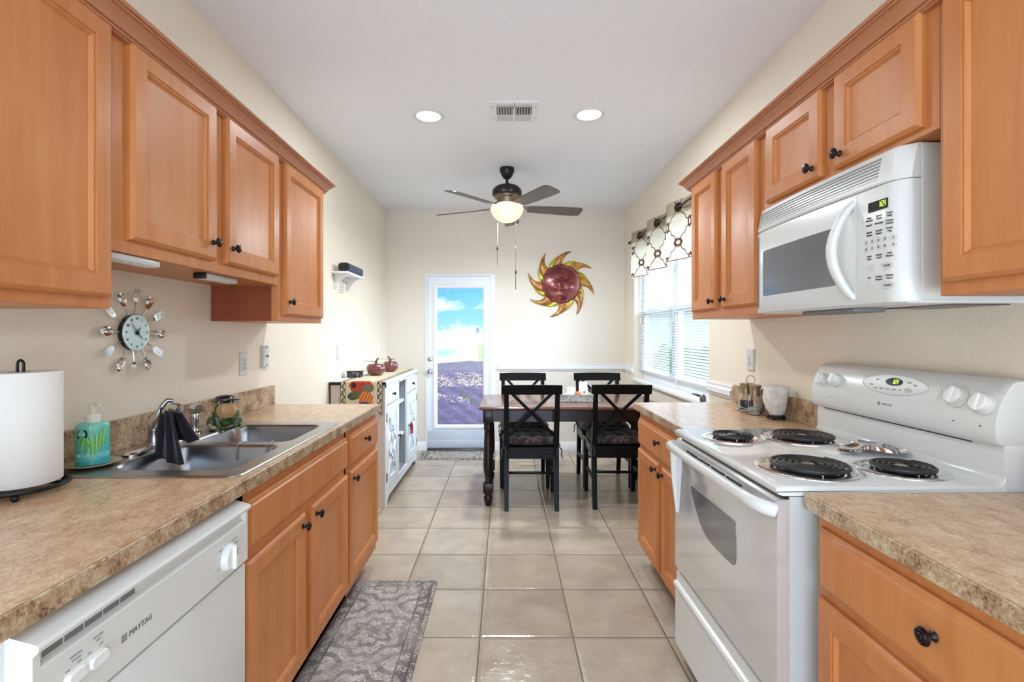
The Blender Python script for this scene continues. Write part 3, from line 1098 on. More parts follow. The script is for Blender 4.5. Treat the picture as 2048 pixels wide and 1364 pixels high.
def crown(label, s, xface, ya, yb, xwall, ends):
    b = MB()
    P = [(q, h + 2.102) for q, h in CROWN]
    far = yb
    # front run mitred at the far end, then the return to the wall
    r0 = [(xface + s * q, ya, h) for q, h in P]
    r1 = [(xface + s * q, far + q, h) for q, h in P]
    r2 = [(xwall, far + q, h) for q, h in P]
    b.loft([r0, r1, r2])
    return single('crown_molding', b, 'crown', label, 'trim', (xface, (ya + yb) / 2, 2.102), angle=22)


c1 = crown('maple crown moulding along the top of the three wall cabinets above the sink', 1, LF, 0.50, 2.79, XL + 0.001, True)
c1['kind'] = 'thing'

# left base run
BL = -0.735
cabinet('sink_cabinet', 'maple sink base cabinet with a wide false drawer front over two doors', 'cabinet', 'L', XL + 0.001, BL, 1.375, 2.2895, 0.10, 0.876,
        [('drawer', 1.400, 2.276, 0.705, 0.842), ('door', 1.392, 1.795, 0.142, 0.672, (1.762, 0.634)), ('door', 1.858, 2.276, 0.142, 0.672, (1.888, 0.634))], toe=True, hollow=True)
cabinet('base_cabinet', 'narrow maple base cabinet, one drawer over one door, beside the white sideboard', 'cabinet', 'L', XL + 0.001, BL, 2.290, 2.83, 0.10, 0.876,
        [('drawer', 2.320, 2.812, 0.700, 0.842, (2.55, 0.781)), ('door', 2.320, 2.812, 0.148, 0.672, (2.352, 0.634))], toe=True)

# left worktop with the sink cut-out
CL = -0.712
wt = thing('worktop', 'long speckled tan laminate worktop around the stainless sink', 'worktop', (-1.02, 1.6, 0.877))
SK = (-1.285, -0.745, 1.385, 2.235)      # sink rim x0,x1,y0,y1
hx0, hx1, hy0, hy1 = SK[0] + 0.03, SK[1] - 0.025, SK[2] + 0.025, SK[3] - 0.025
b = MB()
for (xa, xb, ya, yb) in ((XL + 0.001, CL - 0.006, 0.30, hy0), (XL + 0.001, CL - 0.006, hy1, 2.843), (XL + 0.001, hx0, hy0, hy1), (hx1, CL - 0.006, hy0, hy1)):
    b.box((xa, ya, 0.877), (xb, yb, 0.915))
part('top', b, 'laminate', wt)
part('front_edge', MB().box((CL - 0.006, 0.30, 0.877), (CL, 2.843, 0.9148), 0.0015, 1), 'laminate_edge', wt)
part('backsplash', MB().box((XL + 0.001, 0.30, 0.915), (XL + 0.021, 2.843, 1.022), 0.002, 1), 'laminate_edge', wt)

# right wall cabinets
RF = 1.035
cabinet('wall_cabinet', 'tall maple wall cabinet with two narrow doors between the window and the microwave', 'cabinet', 'R', XR - 0.001, RF, 2.003, 2.745, 1.395, 2.125,
        [('door', 2.405, 2.718, 1.434, 2.114, (2.37 + 0.065, 1.476)), ('door', 2.020, 2.340, 1.434, 2.114, (2.302, 1.476))])
cabinet('wall_cabinet', 'short maple wall cabinet with two doors above the microwave', 'cabinet', 'R', XR - 0.001, RF, 1.185, 2.001, 1.806, 2.125,
        [('door', 1.608, 1.945, 1.824, 2.114, (1.645, 1.862)), ('door', 1.222, 1.545, 1.824, 2.114, (1.508, 1.862))])
cabinet('wall_cabinet', 'tall maple wall cabinet beside the microwave, nearest the camera on the stove side', 'cabinet', 'R', XR - 0.001, RF, 0.45, 1.183, 1.405, 2.125,
        [('door', 0.80, 1.163, 1.436, 2.114), ('door', 0.46, 0.785, 1.436, 2.114)])
c2 = crown('maple crown moulding along the top of the wall cabinets above the stove', -1, RF, 0.45, 2.745, XR - 0.001, True)
c2['kind'] = 'thing'

# right base run
BR = 0.777
cabinet('base_cabinet', 'maple base cabinet with one drawer and two doors between the stove and the dining table', 'cabinet', 'R', XR - 0.001, BR, 2.035, 2.86, 0.10, 0.876,
        [('drawer', 2.055, 2.842, 0.690, 0.838, (2.45, 0.778)), ('door', 2.475, 2.842, 0.130, 0.668, (2.505, 0.634)), ('door', 2.055, 2.42, 0.130, 0.668, (2.392, 0.634))], toe=True)
cabinet('base_cabinet', 'maple base cabinet with a wide knobbed drawer, on the camera side of the stove', 'cabinet', 'R', XR - 0.001, BR, 0.50, 1.232, 0.10, 0.876,
        [('drawer', 0.525, 1.212, 0.700, 0.846, (0.877, 0.782)), ('door', 0.875, 1.212, 0.142, 0.678, (0.905, 0.640)), ('door', 0.525, 0.862, 0.142, 0.678, (0.835, 0.640))], toe=True)
CR = 0.752
for lab, ya, yb in (('speckled laminate worktop holding the pepper mills, between stove and window', 2.030, 2.905), ('speckled tan laminate worktop on the camera side of the stove', 0.40, 1.252)):
    wt = thing('worktop', lab, 'worktop', (1.05, (ya + yb) / 2, 0.877))
    part('top', MB().box((CR + 0.006, ya, 0.877), (XR - 0.001, yb, 0.915)), 'laminate', wt)
    b = MB().box((CR, ya, 0.877), (CR + 0.006, yb, 0.9148), 0.0015, 1)
    part('front_edge', b, 'laminate_edge', wt)
    part('backsplash', MB().box((XR - 0.021, ya, 0.915), (XR - 0.001, yb, 1.020), 0.002, 1), 'laminate_edge', wt)

# ------------------------------------------------------------------ dishwasher
dw = thing('dishwasher', 'white dishwasher with dial and push buttons under the left worktop', 'dishwasher', (-1.0, 1.035, 0))
D0, D1 = 0.737, 1.353
part('body', MB().box((XL + 0.02, D0 + 0.005, 0.10), (-0.742, D1 - 0.002, 0.872)), 'appliance_grey', dw)
part('door', MB().box((-0.742, D0, 0.13), (-0.705, D1, 0.694), 0.005), 'appliance', dw)
part('toe_kick', MB().box((XL + 0.02, D0 + 0.01, 0), (-0.80, D1 - 0.01, 0.10)), 'black', dw)
# control panel: profile swept along Y, with the projecting lip at the top and plain ends
prof = [(-0.742, 0.698), (-0.712, 0.698), (-0.700, 0.704), (-0.700, 0.808), (-0.702, 0.812), (-0.712, 0.815), (-0.712, 0.833), (-0.700, 0.836), (-0.692, 0.841), (-0.690, 0.848), (-0.694, 0.853), (-0.742, 0.866)]
plain = [(-0.742, 0.698), (-0.712, 0.698), (-0.700, 0.704), (-0.700, 0.808), (-0.700, 0.812), (-0.700, 0.815), (-0.700, 0.833), (-0.698, 0.836), (-0.692, 0.841), (-0.690, 0.848), (-0.694, 0.853), (-0.742, 0.866)]
b = MB()
b.loft([[(x, y, z) for x, z in pf] for y, pf in ((D0, plain), (D0 + 0.012, plain), (D0 + 0.0125, prof), (D1 - 0.0125, prof), (D1 - 0.012, plain), (D1, plain))])
cp = part('control_panel', b, 'appliance', dw, angle=25)
b = MB(FL(-0.700))
for k in range(6):
    u = 0.7255 + k * 0.039
    b.box((max(u, D0 + 0.0135), 0.817, -0.0119), (u + 0.0355, 0.832, -0.0112))
part('vent', b, 'vent_grey', cp)
DU, DV = 1.258, 0.751
b = MB(FL(-0.700, DU, DV))
b.lathe([(0.033, 0), (0.033, 0.004), (0.030, 0.010), (0.027, 0.014), (0.0, 0.015)], seg=32)
b.box((-0.0060, -0.029, 0.012), (0.0060, 0.029, 0.024), 0.004)
kn = part('dial', b, 'white_plastic', cp)
part('dial_pointer', MB(FL(-0.700, DU, DV)).box((-0.0012, 0.006, 0.0236), (0.0012, 0.026, 0.0246)), 'ink', cp)
b = MB(FL(-0.700, DU, DV))
for k in range(9):
    a = radians(20 + k * 18)
    b.box((0.039 * cos(a) - 0.001, 0.039 * sin(a) - 0.001, 0), (0.039 * cos(a) + 0.001, 0.039 * sin(a) + 0.001, 0.0005))
for k, (tx, tu, tv) in enumerate((('NORMAL', 0.030, 0.034), ('LIGHT', 0.040, 0.022), ('RINSE', -0.034, 0.030), ('OFF', -0.044, -0.012))):
    b.text(tx, 0.005, tu, tv)
part('dial_marks', b, 'ink_light', cp)
b = MB(FL(-0.700))
b.text('MAYTAG', 0.0150, 0.956, 0.756, 0.0002, shear=0.12)
part('lettering', b, 'ink_mid', cp)
b = MB(FL(-0.700))
ring_frame(b, 0.908, 0.922, 0.749, 0.763, 0.002, 0.0008)
part('emblem', b, 'ink_light', cp)
b = MB(FL(-0.700))
b.text('HEATED', 0.006, 0.856, 0.796).text('DRY', 0.006, 0.857, 0.789).text('NORMAL', 0.006, 0.812, 0.792).text('WASH', 0.006, 0.812, 0.785)
b.text('OFF', 0.005, 0.862, 0.779).text('ON', 0.005, 0.838, 0.777).text('OFF', 0.005, 0.818, 0.777).text('ON', 0.005, 0.796, 0.775)
part('button_labels', b, 'ink_light', cp)
b = MB(FL(-0.700))
b.prism(rrect(0.788, 0.874, 0.746, 0.772, 0.0128), 0, 0.002, 0.001)
b.prism(rrect(0.831, 0.872, 0.748, 0.770, 0.0108), 0.002, 0.010, 0.003)
b.prism(rrect(0.790, 0.829, 0.748, 0.770, 0.0108), 0.002, 0.007, 0.003)
part('push_button', b, 'white_plastic', cp)

# ------------------------------------------------------------------ sink
sk = thing('kitchen_sink', 'double bowl stainless steel sink set into the left worktop', 'sink', (-1.0, 1.8, 0.915))


def rim_plate(z, t):
    m = bmesh.new()
    def loop(poly, zz):
        vs = [m.verts.new((p[0], p[1], zz)) for p in poly]
        es = [m.edges.new((vs[i], vs[(i + 1) % len(vs)])) for i in range(len(vs))]
        return vs, es
    o, eo = loop(rrect(SK[0], SK[1], SK[2], SK[3], 0.03), z)
    es = list(eo)
    for B in BOWLS:
        es += loop(rrect(*B, 0.055, 8), z)[1]
    bmesh.ops.triangle_fill(m, edges=es, use_beauty=True)
    return m


BOWLS = ((-1.165, -0.790, 1.440, 1.775), (-1.165, -0.790, 1.815, 2.165))
b = MB()
b.bm(rim_plate(0.9205, 0))
# rolled outer edge
b.loft([[(p[0], p[1], zz) for p in rrect(SK[0] - e, SK[1] + e, SK[2] - e, SK[3] + e, 0.03 + e)] for e, zz in ((0, 0.9205), (0.004, 0.9195), (0.006, 0.9155))], False, False)
part('rim', b, 'sink_steel', sk, angle=50)
for B in BOWLS:
    b = MB()
    rings = []
    for e, zz in ((0, 0.9205), (0.003, 0.9185), (0.008, 0.910), (0.014, 0.82), (0.022, 0.775), (0.05, 0.757), (0.12, 0.752)):
        r = max(0.055 - e * 0.3, 0.02)
        rings.append([(p[0], p[1], zz) for p in rrect(B[0] + e, B[1] - e, B[2] + e, B[3] - e, r, 8)])
    b.loft(rings, False, True)
    bw = part('bowl', b, 'sink_steel', sk, angle=60)
    cx, cy = (B[0] + B[1]) / 2, (B[2] + B[3]) / 2
    part('drain', MB().lathe([(0.045, 0.0), (0.045, 0.004), (0.038, 0.005), (0.03, 0.001), (0.001, 0.0008)], (cx, cy, 0.752)), 'chrome', bw)

# wire hooks of a rack hung over the divider
rk = thing('sink_rack', 'thin wire rack hooked over the divider between the sink bowls', 'rack', (-0.88, 1.79, 0.921))
for x in (-0.95, -0.845):
    b = MB().tube([(x, 1.828, 0.885), (x, 1.826, 0.918), (x, 1.818, 0.9245), (x, 1.772, 0.9245), (x, 1.760, 0.918), (x, 1.757, 0.885), (x, 1.758, 0.87)], 0.0022, 6)
    part('hook', b, 'satin_chrome', rk)

# ------------------------------------------------------------------ faucet
fc = thing('faucet', 'chrome kitchen faucet with raised lever, dark towel over its spout', 'faucet', (-1.225, 1.72, 0.9205))
b = MB()
b.loft([[(p[0], p[1], zz) for p in rrect(-1.242 + e, -1.187 - e, 1.59 + e, 1.86 - e, 0.0265 - e)] for e, zz in ((0, 0.921), (0, 0.926), (0.006, 0.931), (0.012, 0.933))])
part('base_plate', b, 'chrome', fc)
part('body', MB().lathe([(0.027, 0), (0.024, 0.008), (0.022, 0.012), (0.022, 0.05), (0.0225, 0.052), (0.022, 0.055), (0.022, 0.068), (0.018, 0.078), (0.001, 0.082)], (-1.214, 1.725, 0.932)), 'satin_chrome', fc)
b = MB().tube([(-1.215, 1.725, 1.006), (-1.210, 1.728, 1.026), (-1.200, 1.734, 1.052), (-1.190, 1.740, 1.074), (-1.182, 1.745, 1.082), (-1.168, 1.752, 1.080)], [0.019, 0.0145, 0.0105, 0.009, 0.0085, 0.006], 14)
part('lever', b, 'satin_chrome', fc)
SPOUT = [(-1.216, 1.725, 0.985), (-1.200, 1.717, 1.006), (-1.175, 1.704, 1.036), (-1.145, 1.692, 1.057), (-1.118, 1.682, 1.064)]
part('spout', MB().tube(SPOUT, [0.020, 0.017, 0.0145, 0.0135, 0.0135], 14), 'chrome', fc)
part('aerator', MB().tube([(-1.124, 1.684, 1.068), (-1.108, 1.678, 1.067), (-1.092, 1.672, 1.062)], [0.0165, 0.017, 0.015], 14), 'chrome', fc)

sp_ = thing('side_sprayer', 'chrome side sprayer standing on the sink deck between towel and frog', 'sprayer', (-1.228, 1.965, 0.9205))
part('base', MB().lathe([(0.026, 0), (0.025, 0.006), (0.017, 0.012), (0.014, 0.02), (0.014, 0.024)], (-1.228, 1.965, 0.921)), 'chrome', sp_)
b = MB().lathe([(0.012, 0.022), (0.0135, 0.03), (0.016, 0.055), (0.017, 0.075), (0.014, 0.085)], (-1.228, 1.965, 0.921), seg=20)
b.tube([(-1.232, 1.965, 1.000), (-1.228, 1.963, 1.014), (-1.215, 1.955, 1.024), (-1.198, 1.946, 1.022)], [0.014, 0.020, 0.022, 0.017], 16)
part('head', b, 'chrome', sp_)

# towel: hangs from the spout, both sides, with soft folds
def towel_fn(i, j):
    # i across the cloth, j from the sink-side hem over the spout to the deck-side hem
    t = (j - 0.5) * 2
    side = 1 if t > 0 else -1
    s = abs(t)
    u = i - 0.5
    spread = 0.036 + 0.062 * s
    xs = -1.150 + u * spread * 1.15 + 0.016 * s
    fold = 0.011 * sin(u * 15 + side * 1.2) * min(1, s * 2.2) + 0.004 * sin(u * 31 + 5 * s) * s
    drop = max(0, s - 0.12)
    ztop = 1.054 + 0.012
    L = 0.165 if side < 0 else 0.125
    zz = ztop - drop / 0.88 * L - 0.004 * sin(u * 9) * s
    if side < 0:
        zz -= 0.02 * s * (u + 0.5)
    yoff = side * (min(s, 0.12) / 0.12 * 0.017 + drop * 0.036)
    yc = 1.698 - u * 0.02
    return (xs + 0.02 * s * (1 if side < 0 else 0.4), yc + yoff + fold * 0.6, zz + (0.0 if s > 0.12 else 0.0) - (0.17 * u * spread if s < 0.0 else 0))


bt = MB()
NU, NV = 36, 48
outer = [[Vector(towel_fn(i / NU, j / NV)) for i in range(NU + 1)] for j in range(NV + 1)]
th = 0.005
vs, fs = [], []
def nrm(j, i):
    a = outer[min(j + 1, NV)][i] - outer[max(j - 1, 0)][i]
    c = outer[j][min(i + 1, NU)] - outer[j][max(i - 1, 0)]
    n = a.cross(c)
    return n.normalized() if n.length > 0 else Vector((0, 0, 1))
W = NU + 1
for j in range(NV + 1):
    for i in range(W):
        vs.append(outer[j][i])
for j in range(NV + 1):
    for i in range(W):
        vs.append(outer[j][i] + nrm(j, i) * th)
Q = W * (NV + 1)
for j in range(NV):
    for i in range(NU):
        a = j * W + i
        fs.append((a, a + 1, a + 1 + W, a + W))
        fs.append((Q + a, Q + a + W, Q + a + 1 + W, Q + a + 1))
for j in range(NV):
    for i in (0, NU):
        a = j * W + i
        fs.append((a, a + W, Q + a + W, Q + a))
for i in range(NU):
    for j in (0, NV):
        a = j * W + i
        fs.append((a, a + 1, Q + a + 1, Q + a))
bt.add(vs, fs)
single('dish_towel', bt, 'towel', 'dark purple terry towel draped over the faucet spout', 'towel', (-1.13, 1.7, 1.06), angle=80)

# ------------------------------------------------------------------ stove
S0, S1 = 1.262, 2.026
st = thing('stove', 'white electric range with four black coil burners and a rounded back console', 'stove', (1.0, 1.644, 0))
b = MB()
b.box((0.724, S0 + 0.004, 0.03), (XR - 0.012, S1 - 0.004, 0.900))
part('body', b, 'appliance_grey', st)
b = MB()
# cooktop: rounded front and side lip
prof = [(XR - 0.075, 0.904), (0.706, 0.904), (0.694, 0.907), (0.689, 0.915), (0.690, 0.923), (0.697, 0.9285), (0.71, 0.930), (XR - 0.10, 0.931), (XR - 0.090, 0.935), (XR - 0.082, 0.944), (XR - 0.078, 0.955)]
def ck(y, dz, dx=0):
    return [(x, y, z + (dz if z > 0.918 else 0)) for x, z in prof]
b.loft([ck(S0, -0.010), ck(S0 + 0.003, -0.003), ck(S0 + 0.009, 0), ck(S1 - 0.009, 0), ck(S1 - 0.003, -0.003), ck(S1, -0.010)])
part('cooktop', b, 'porcelain', st, angle=40)
# back riser and console
b = MB()
b.box((XR - 0.080, S0 + 0.002, 0.90), (XR - 0.012, S1 - 0.002, 1.035), 0.004)
part('riser', b, 'appliance', st)
part('console_gap', MB().box((XR - 0.0825, S0 + 0.09, 1.0215), (XR - 0.079, S1 - 0.05, 1.0265)), 'black', st)
CP = [(XR - 0.012, 1.030), (1.262, 1.026), (1.250, 1.032), (1.2435, 1.045), (1.241, 1.065), (1.243, 1.095), (1.250, 1.125), (1.262, 1.155), (1.278, 1.182), (1.290, 1.194), (1.304, 1.199), (XR - 0.02, 1.199), (XR - 0.012, 1.193)]
b = MB()
cxm, czm = 1.30, 1.11
def cring(y, k):
    return [(cxm + (x - cxm) * k, y, czm + (z - czm) * k) for x, z in CP]
b.loft([cring(S0 - 0.002, 0.86), cring(S0, 0.94), cring(S0 + 0.008, 0.985), cring(S0 + 0.02, 1.0), cring(S1 - 0.02, 1.0), cring(S1 - 0.008, 0.985), cring(S1, 0.94), cring(S1 + 0.002, 0.86)])
co = part('console', b, 'appliance', st, angle=40)


def console_frame(y, z):
    """frame lying on the console's front face at height z"""
    pts = [(x, zz) for x, zz in CP[3:9]]
    for (x0, z0), (x1, z1) in zip(pts, pts[1:]):
        if z0 <= z <= z1:
            f = (z - z0) / (z1 - z0)
            x = x0 + (x1 - x0) * f
            break
    # smooth slope from neighbours
    za, zb = max(1.046, z - 0.03), min(1.18, z + 0.03)
    def xat(q):
        for (x0, z0), (x1, z1) in zip(pts, pts[1:]):
            if z0 <= q <= z1:
                return x0 + (x1 - x0) * (q - z0) / (z1 - z0)
    V = Vector((xat(zb) - xat(za), 0, zb - za)).normalized()
    U = Vector((0, -1, 0))
    return frame((x, y, z), U, V, U.cross(V))


for (y, z, sz, mt) in ((1.957, 1.135, 0.021, 'nickel_knob'), (1.882, 1.140, 0.021, 'nickel_knob'), (1.378, 1.140, 0.024, 'white_plastic'), (1.300, 1.132, 0.024, 'white_plastic')):
    f = console_frame(y, z)
    b = MB(f).lathe([(sz * 1.25, 0), (sz * 1.25, 0.003), (sz * 1.1, 0.006), (sz * 0.95, 0.008)], seg=28)
    skt = part('knob_skirt', b, 'appliance', co)
    if mt == 'nickel_knob':
        mt = 'knob_beige' if 'knob_beige' in MAT else mt
    b = MB(f)
    pts = []
    for k in range(28):
        a = 2 * pi * k / 28
        r = sz * (1.0 + 0.06 * cos(2 * a))
        pts.append((r * cos(a + 0.5), r * sin(a + 0.5)))
    b.prism(pts, 0.006, 0.024, 0.004)
    b.prism(rrect(-sz * 0.22, sz * 0.22, -sz * 0.98, sz * 0.98, sz * 0.2), 0.020, 0.030, 0.003)
    part('knob', b, 'white_plastic', skt)
f = console_frame(1.444, 1.143)
part('light_switch_rocker', MB(f).prism(circ(0, 0, 0.010, 0.016), 0, 0.004, 0.0015).ell((0, 0, 0.005), (0.006, 0.010, 0.006)), 'white_plastic', co)
f = console_frame(1.615, 1.150)
b = MB(f)
ow = [(0.137 * cos(a) * (abs(cos(a)) ** 0.0), 0.030 * sin(a) * (1 + 0.15 * (abs(sin(a)) ** 2))) for a in [2 * pi * k / 56 for k in range(56)]]
b.loft([[(p[0] * s, p[1] * s, n) for p in ow] for s, n in ((1.0, -0.004), (1.0, 0.0012), (0.985, 0.0018), (0.965, 0.0008), (0.94, 0.0006))])
pd = part('control_pad', b, 'appliance', co)
b = MB(f).prism(circ(0, 0.010, 0.035, 0.0135), 0, 0.002, 0.0006)
part('clock_display', b, 'display', pd)


def segs(b, ch, u, v, w, h, t, n):
    ON = {'1': 'bc', '2': 'abged', ':': ''}[ch]
    R = {'a': (0, h, w, h), 'g': (0, h / 2, w, h / 2), 'd': (0, 0, w, 0), 'b': (w, h / 2, w, h), 'c': (w, 0, w, h / 2), 'f': (0, h / 2, 0, h), 'e': (0, 0, 0, h / 2)}
    for k in ON:
        x0, y0, x1, y1 = R[k]
        b.box((u + x0 - t / 2, v + y0 - t / 2, n), (u + x1 + t / 2, v + y1 + t / 2, n + 0.0005))
    if ch == ':':
        for q in (0.28, 0.72):
            b.box((u - t / 2, v + q * h - t / 2, n), (u + t / 2, v + q * h + t / 2, n + 0.0005))


def clock121(f, u, v, h, n, parent):
    b = MB(f)
    w = h * 0.5
    t = h * 0.13
    segs(b, '1', u - w * 1.6, v, w, h, t, n)
    segs(b, ':', u - w * 0.25, v, w, h, t, n)
    segs(b, '2', u + w * 0.15, v, w, h, t, n)
    segs(b, '1', u + w * 1.0, v, w, h, t, n)
    part('clock_digits', b, 'led', parent)


clock121(f, 0.004, 0.004, 0.013, 0.0021, pd)
b = MB(f)
for u, v, tx in ((-0.072, 0.012, 'BAKE'), (-0.09, -0.008, 'BROIL'), (0.06, 0.013, 'CLOCK'), (0.084, 0.006, 'TIMER')):
    b.text(tx, 0.0055, u, v, 0.001)
for k in range(5):
    b.text(('AUTO', 'DELAY', 'COOK', 'CLEAN', 'SET')[k], 0.0055, -0.066 + k * 0.026, -0.0185 + 0.0008 * k, 0.001)
b.text('STOP', 0.0065, 0.067, -0.0125, 0.001)
b.loft([[(0.067 + 0.014 * s * cos(2 * pi * k / 24), -0.0125 + 0.0085 * s * sin(2 * pi * k / 24), q) for k in range(24)] for s, q in ((1.0, 0.0006), (1.0, 0.0014), (0.92, 0.0014), (0.92, 0.0006))], False, False)
part('pad_lettering', b, 'ink_light', pd)
f = console_frame(1.635, 1.085)
b = MB(f)
b.text('MAYTAG', 0.010, 0.018, 0.0, 0.0006)
b.prism(rrect(-0.024, -0.012, -0.006, 0.006, 0.002), 0, 0.001).prism(rrect(-0.021, -0.014, -0.004, 0.004, 0.001), 0.001, 0.0012)
part('lettering', b, 'ink_light', co)
for y in (1.900, 1.378, 1.30):
    f = console_frame(y, 1.075)
    part('indicator', MB(f).prism(circ(0, 0, 0.0022), 0, 0.0008), 'ink', co)

# burners
def burner(cx, cy, R, turns):
    bm_ = MB()
    z = 0.930
    bm_.lathe([(R, 0.0), (R, 0.003), (R - 0.006, 0.005), (R - 0.020, 0.005), (R - 0.026, 0.002), (R - 0.04, 0.0035), (0.03, 0.003), (0.001, 0.003)], (cx, cy, z), seg=48)
    dp = part('drip_pan', bm_, 'chrome', st)
    bm_ = MB()
    path = []
    r0, r1 = 0.024, R - 0.033
    n = turns * 40
    for k in range(n + 1):
        a = 2 * pi * k / 40 + 0.5
        r = r0 + (r1 - r0) * k / n
        path.append((cx + r * cos(a), cy + r * sin(a), z + 0.0135))
    a = 2 * pi * n / 40 + 0.5
    path.append((cx + (r1 + 0.012) * cos(a + 0.12), cy + (r1 + 0.012) * sin(a + 0.12), z + 0.012))
    path.append((cx + (r1 + 0.026) * cos(a + 0.16), cy + (r1 + 0.026) * sin(a + 0.16), z + 0.006))
    pitch = (r1 - r0) / turns
    bm_.tube(path, 0.0058, 8, 0.33 * pitch / 0.0058)
    cl = part('coil', bm_, 'coil', st)
    bm_ = MB().lathe([(0.017, 0.008), (0.017, 0.015), (0.012, 0.0165), (0.001, 0.0165)], (cx, cy, z))
    part('coil_cap', bm_, 'satin_chrome', cl)
    bm_ = MB()
    for k in range(3):
        a = 2 * pi * k / 3 + 0.3
        bm_.tube([(cx + 0.015 * cos(a), cy + 0.015 * sin(a), z + 0.0072), (cx + (R - 0.026) * cos(a), cy + (R - 0.026) * sin(a), z + 0.0072)], 0.0022, 6)
    part('coil_support', bm_, 'satin_chrome', cl)


burner(0.838, 1.838, 0.104, 4)
burner(1.092, 1.832, 0.136, 5)
burner(0.866, 1.424, 0.136, 5)
burner(1.118, 1.404, 0.112, 4)

# oven door
XD = 0.692
dr = MB()
DPROF = [(0.724, 0.372), (XD + 0.006, 0.372), (XD, 0.378), (XD, 0.800), (XD + 0.001, 0.86), (XD + 0.004, 0.885), (XD + 0.012, 0.893), (0.724, 0.893)]
dr.loft([[(x, y, z) for x, z in DPROF] for y in (S0 + 0.004, S1 - 0.004)])
od = part('oven_door', dr, 'appliance_gloss', st, angle=30)
b = MB(FR(XD - 0.0008))
poly = []
ctrl = [(1.490, 0.745), (1.489, 0.70), (1.488, 0.66), (1.489, 0.638), (1.495, 0.622), (1.507, 0.614), (1.53, 0.612), (1.58, 0.611), (1.63, 0.611), (1.67, 0.613), (1.705, 0.619), (1.738, 0.631), (1.767, 0.649), (1.793, 0.672), (1.817, 0.699), (1.838, 0.726), (1.848, 0.741), (1.848, 0.749), (1.842, 0.752), (1.70, 0.753), (1.60, 0.753), (1.50, 0.752), (1.492, 0.750)]
for u, v in ctrl:
    poly.append((-u, v))
b.prism(poly, -0.0005, 0.0006)
part('oven_window', b, 'oven_glass', od)
b = MB(FR(XD + 0.002))
for k in range(4):
    u0 = -(1.895 - k * 0.113)
    for v in (0.857, 0.869):
        b.prism(rrect(u0, u0 + 0.098, v - 0.0032, v + 0.0032, 0.003), -0.001, 0.003)
part('vent_slots', b, 'black', od)
b = MB()
HY0, HY1 = S0 + 0.014, S1 - 0.012
path = [(0.694, HY0, 0.862), (0.672, HY0 + 0.006, 0.868), (0.655, HY0 + 0.03, 0.872), (0.648, HY0 + 0.10, 0.874), (0.645, 1.644, 0.875), (0.648, HY1 - 0.10, 0.874), (0.655, HY1 - 0.03, 0.872), (0.672, HY1 - 0.006, 0.868), (0.694, HY1, 0.862)]
b.tube(path, [0.019, 0.019, 0.018, 0.016, 0.0155, 0.016, 0.018, 0.019, 0.019], 14, 0.75)
part('handle', b, 'appliance', od, angle=60)
b = MB()
b.loft([[(0.668, HY1 - 0.004, 0.868), (0.668, HY1 + 0.004, 0.868), (0.693, HY1 + 0.004, 0.868), (0.693, HY1 - 0.004, 0.868)],
        [(0.673, HY1 - 0.008, 0.74), (0.673, HY1, 0.74), (0.693, HY1, 0.74), (0.693, HY1 - 0.008, 0.74)],
        [(0.686, HY1 - 0.02, 0.60), (0.686, HY1 - 0.012, 0.60), (0.693, HY1 - 0.012, 0.60), (0.693, HY1 - 0.02, 0.60)]])
part('handle_bracket', b, 'appliance', od)
b = MB()
b.loft([[(x, y, z) for x, z in [(0.724, 0.06), (XD + 0.004, 0.06), (XD, 0.066), (XD, 0.285), (XD - 0.006, 0.296), (XD - 0.008, 0.308), (XD - 0.002, 0.316), (XD + 0.006, 0.320), (XD + 0.006, 0.358), (0.724, 0.362)]] for y in (S0 + 0.004, S1 - 0.004)])
part('storage_drawer', b, 'appliance', st, angle=25)
part('door_seal', MB().box((0.716, S0 + 0.008, 0.36), (0.7245, S1 - 0.008, 0.903)), 'black', st)
b = MB()
for x in (0.78, 1.27):
    for y in (S0 + 0.05, S1 - 0.05):
        part('leveling_foot', MB().lathe([(0.018, 0), (0.018, 0.008), (0.008, 0.01), (0.008, 0.035)], (x, y, 0)), 'black', st)

# spoon rest
sr = MB()
SA, SB, SC = Vector((1.205, 1.662)), Vector((1.222, 1.578)), Vector((1.102, 1.598))
SM = (SA + SB) * 0.5 * 0.62 + SC * 0.38
def spoon_r(th):
    """outline: farthest reach of the two bowls, the handle lobe and the web between them"""
    d = Vector((cos(th), sin(th)))
    tot = 0.0
    for c, r in ((SA, 0.045), (SB, 0.045), (SC, 0.030), (SM, 0.040), ((SA + SB) * 0.5, 0.036), (SM * 0.5 + SC * 0.5, 0.026)):
        q = c - SM
        b_ = q.dot(d)
        disc = b_ * b_ - q.dot(q) + r * r
        if disc > 0 and b_ + math.sqrt(disc) > 0:
            tot += (b_ + math.sqrt(disc)) ** 16
    return tot ** (1 / 16.0)
def spoon_z(p):
    z = 0.021
    for c in (SA, SB):
        q = (p - c).length / 0.041
        if q < 1.3:
            z += -0.017 * max(0.0, 1 - q * q) + 0.004 * math.exp(-((q - 1.0) / 0.12) ** 2)
    q = (p - SC).length
    z -= 0.010 * math.exp(-(q / 0.03) ** 2)
    z += 0.006 * math.exp(-(((p - SC).length - 0.055) / 0.02) ** 2)
    return z
NT_, NR_ = 96, 26
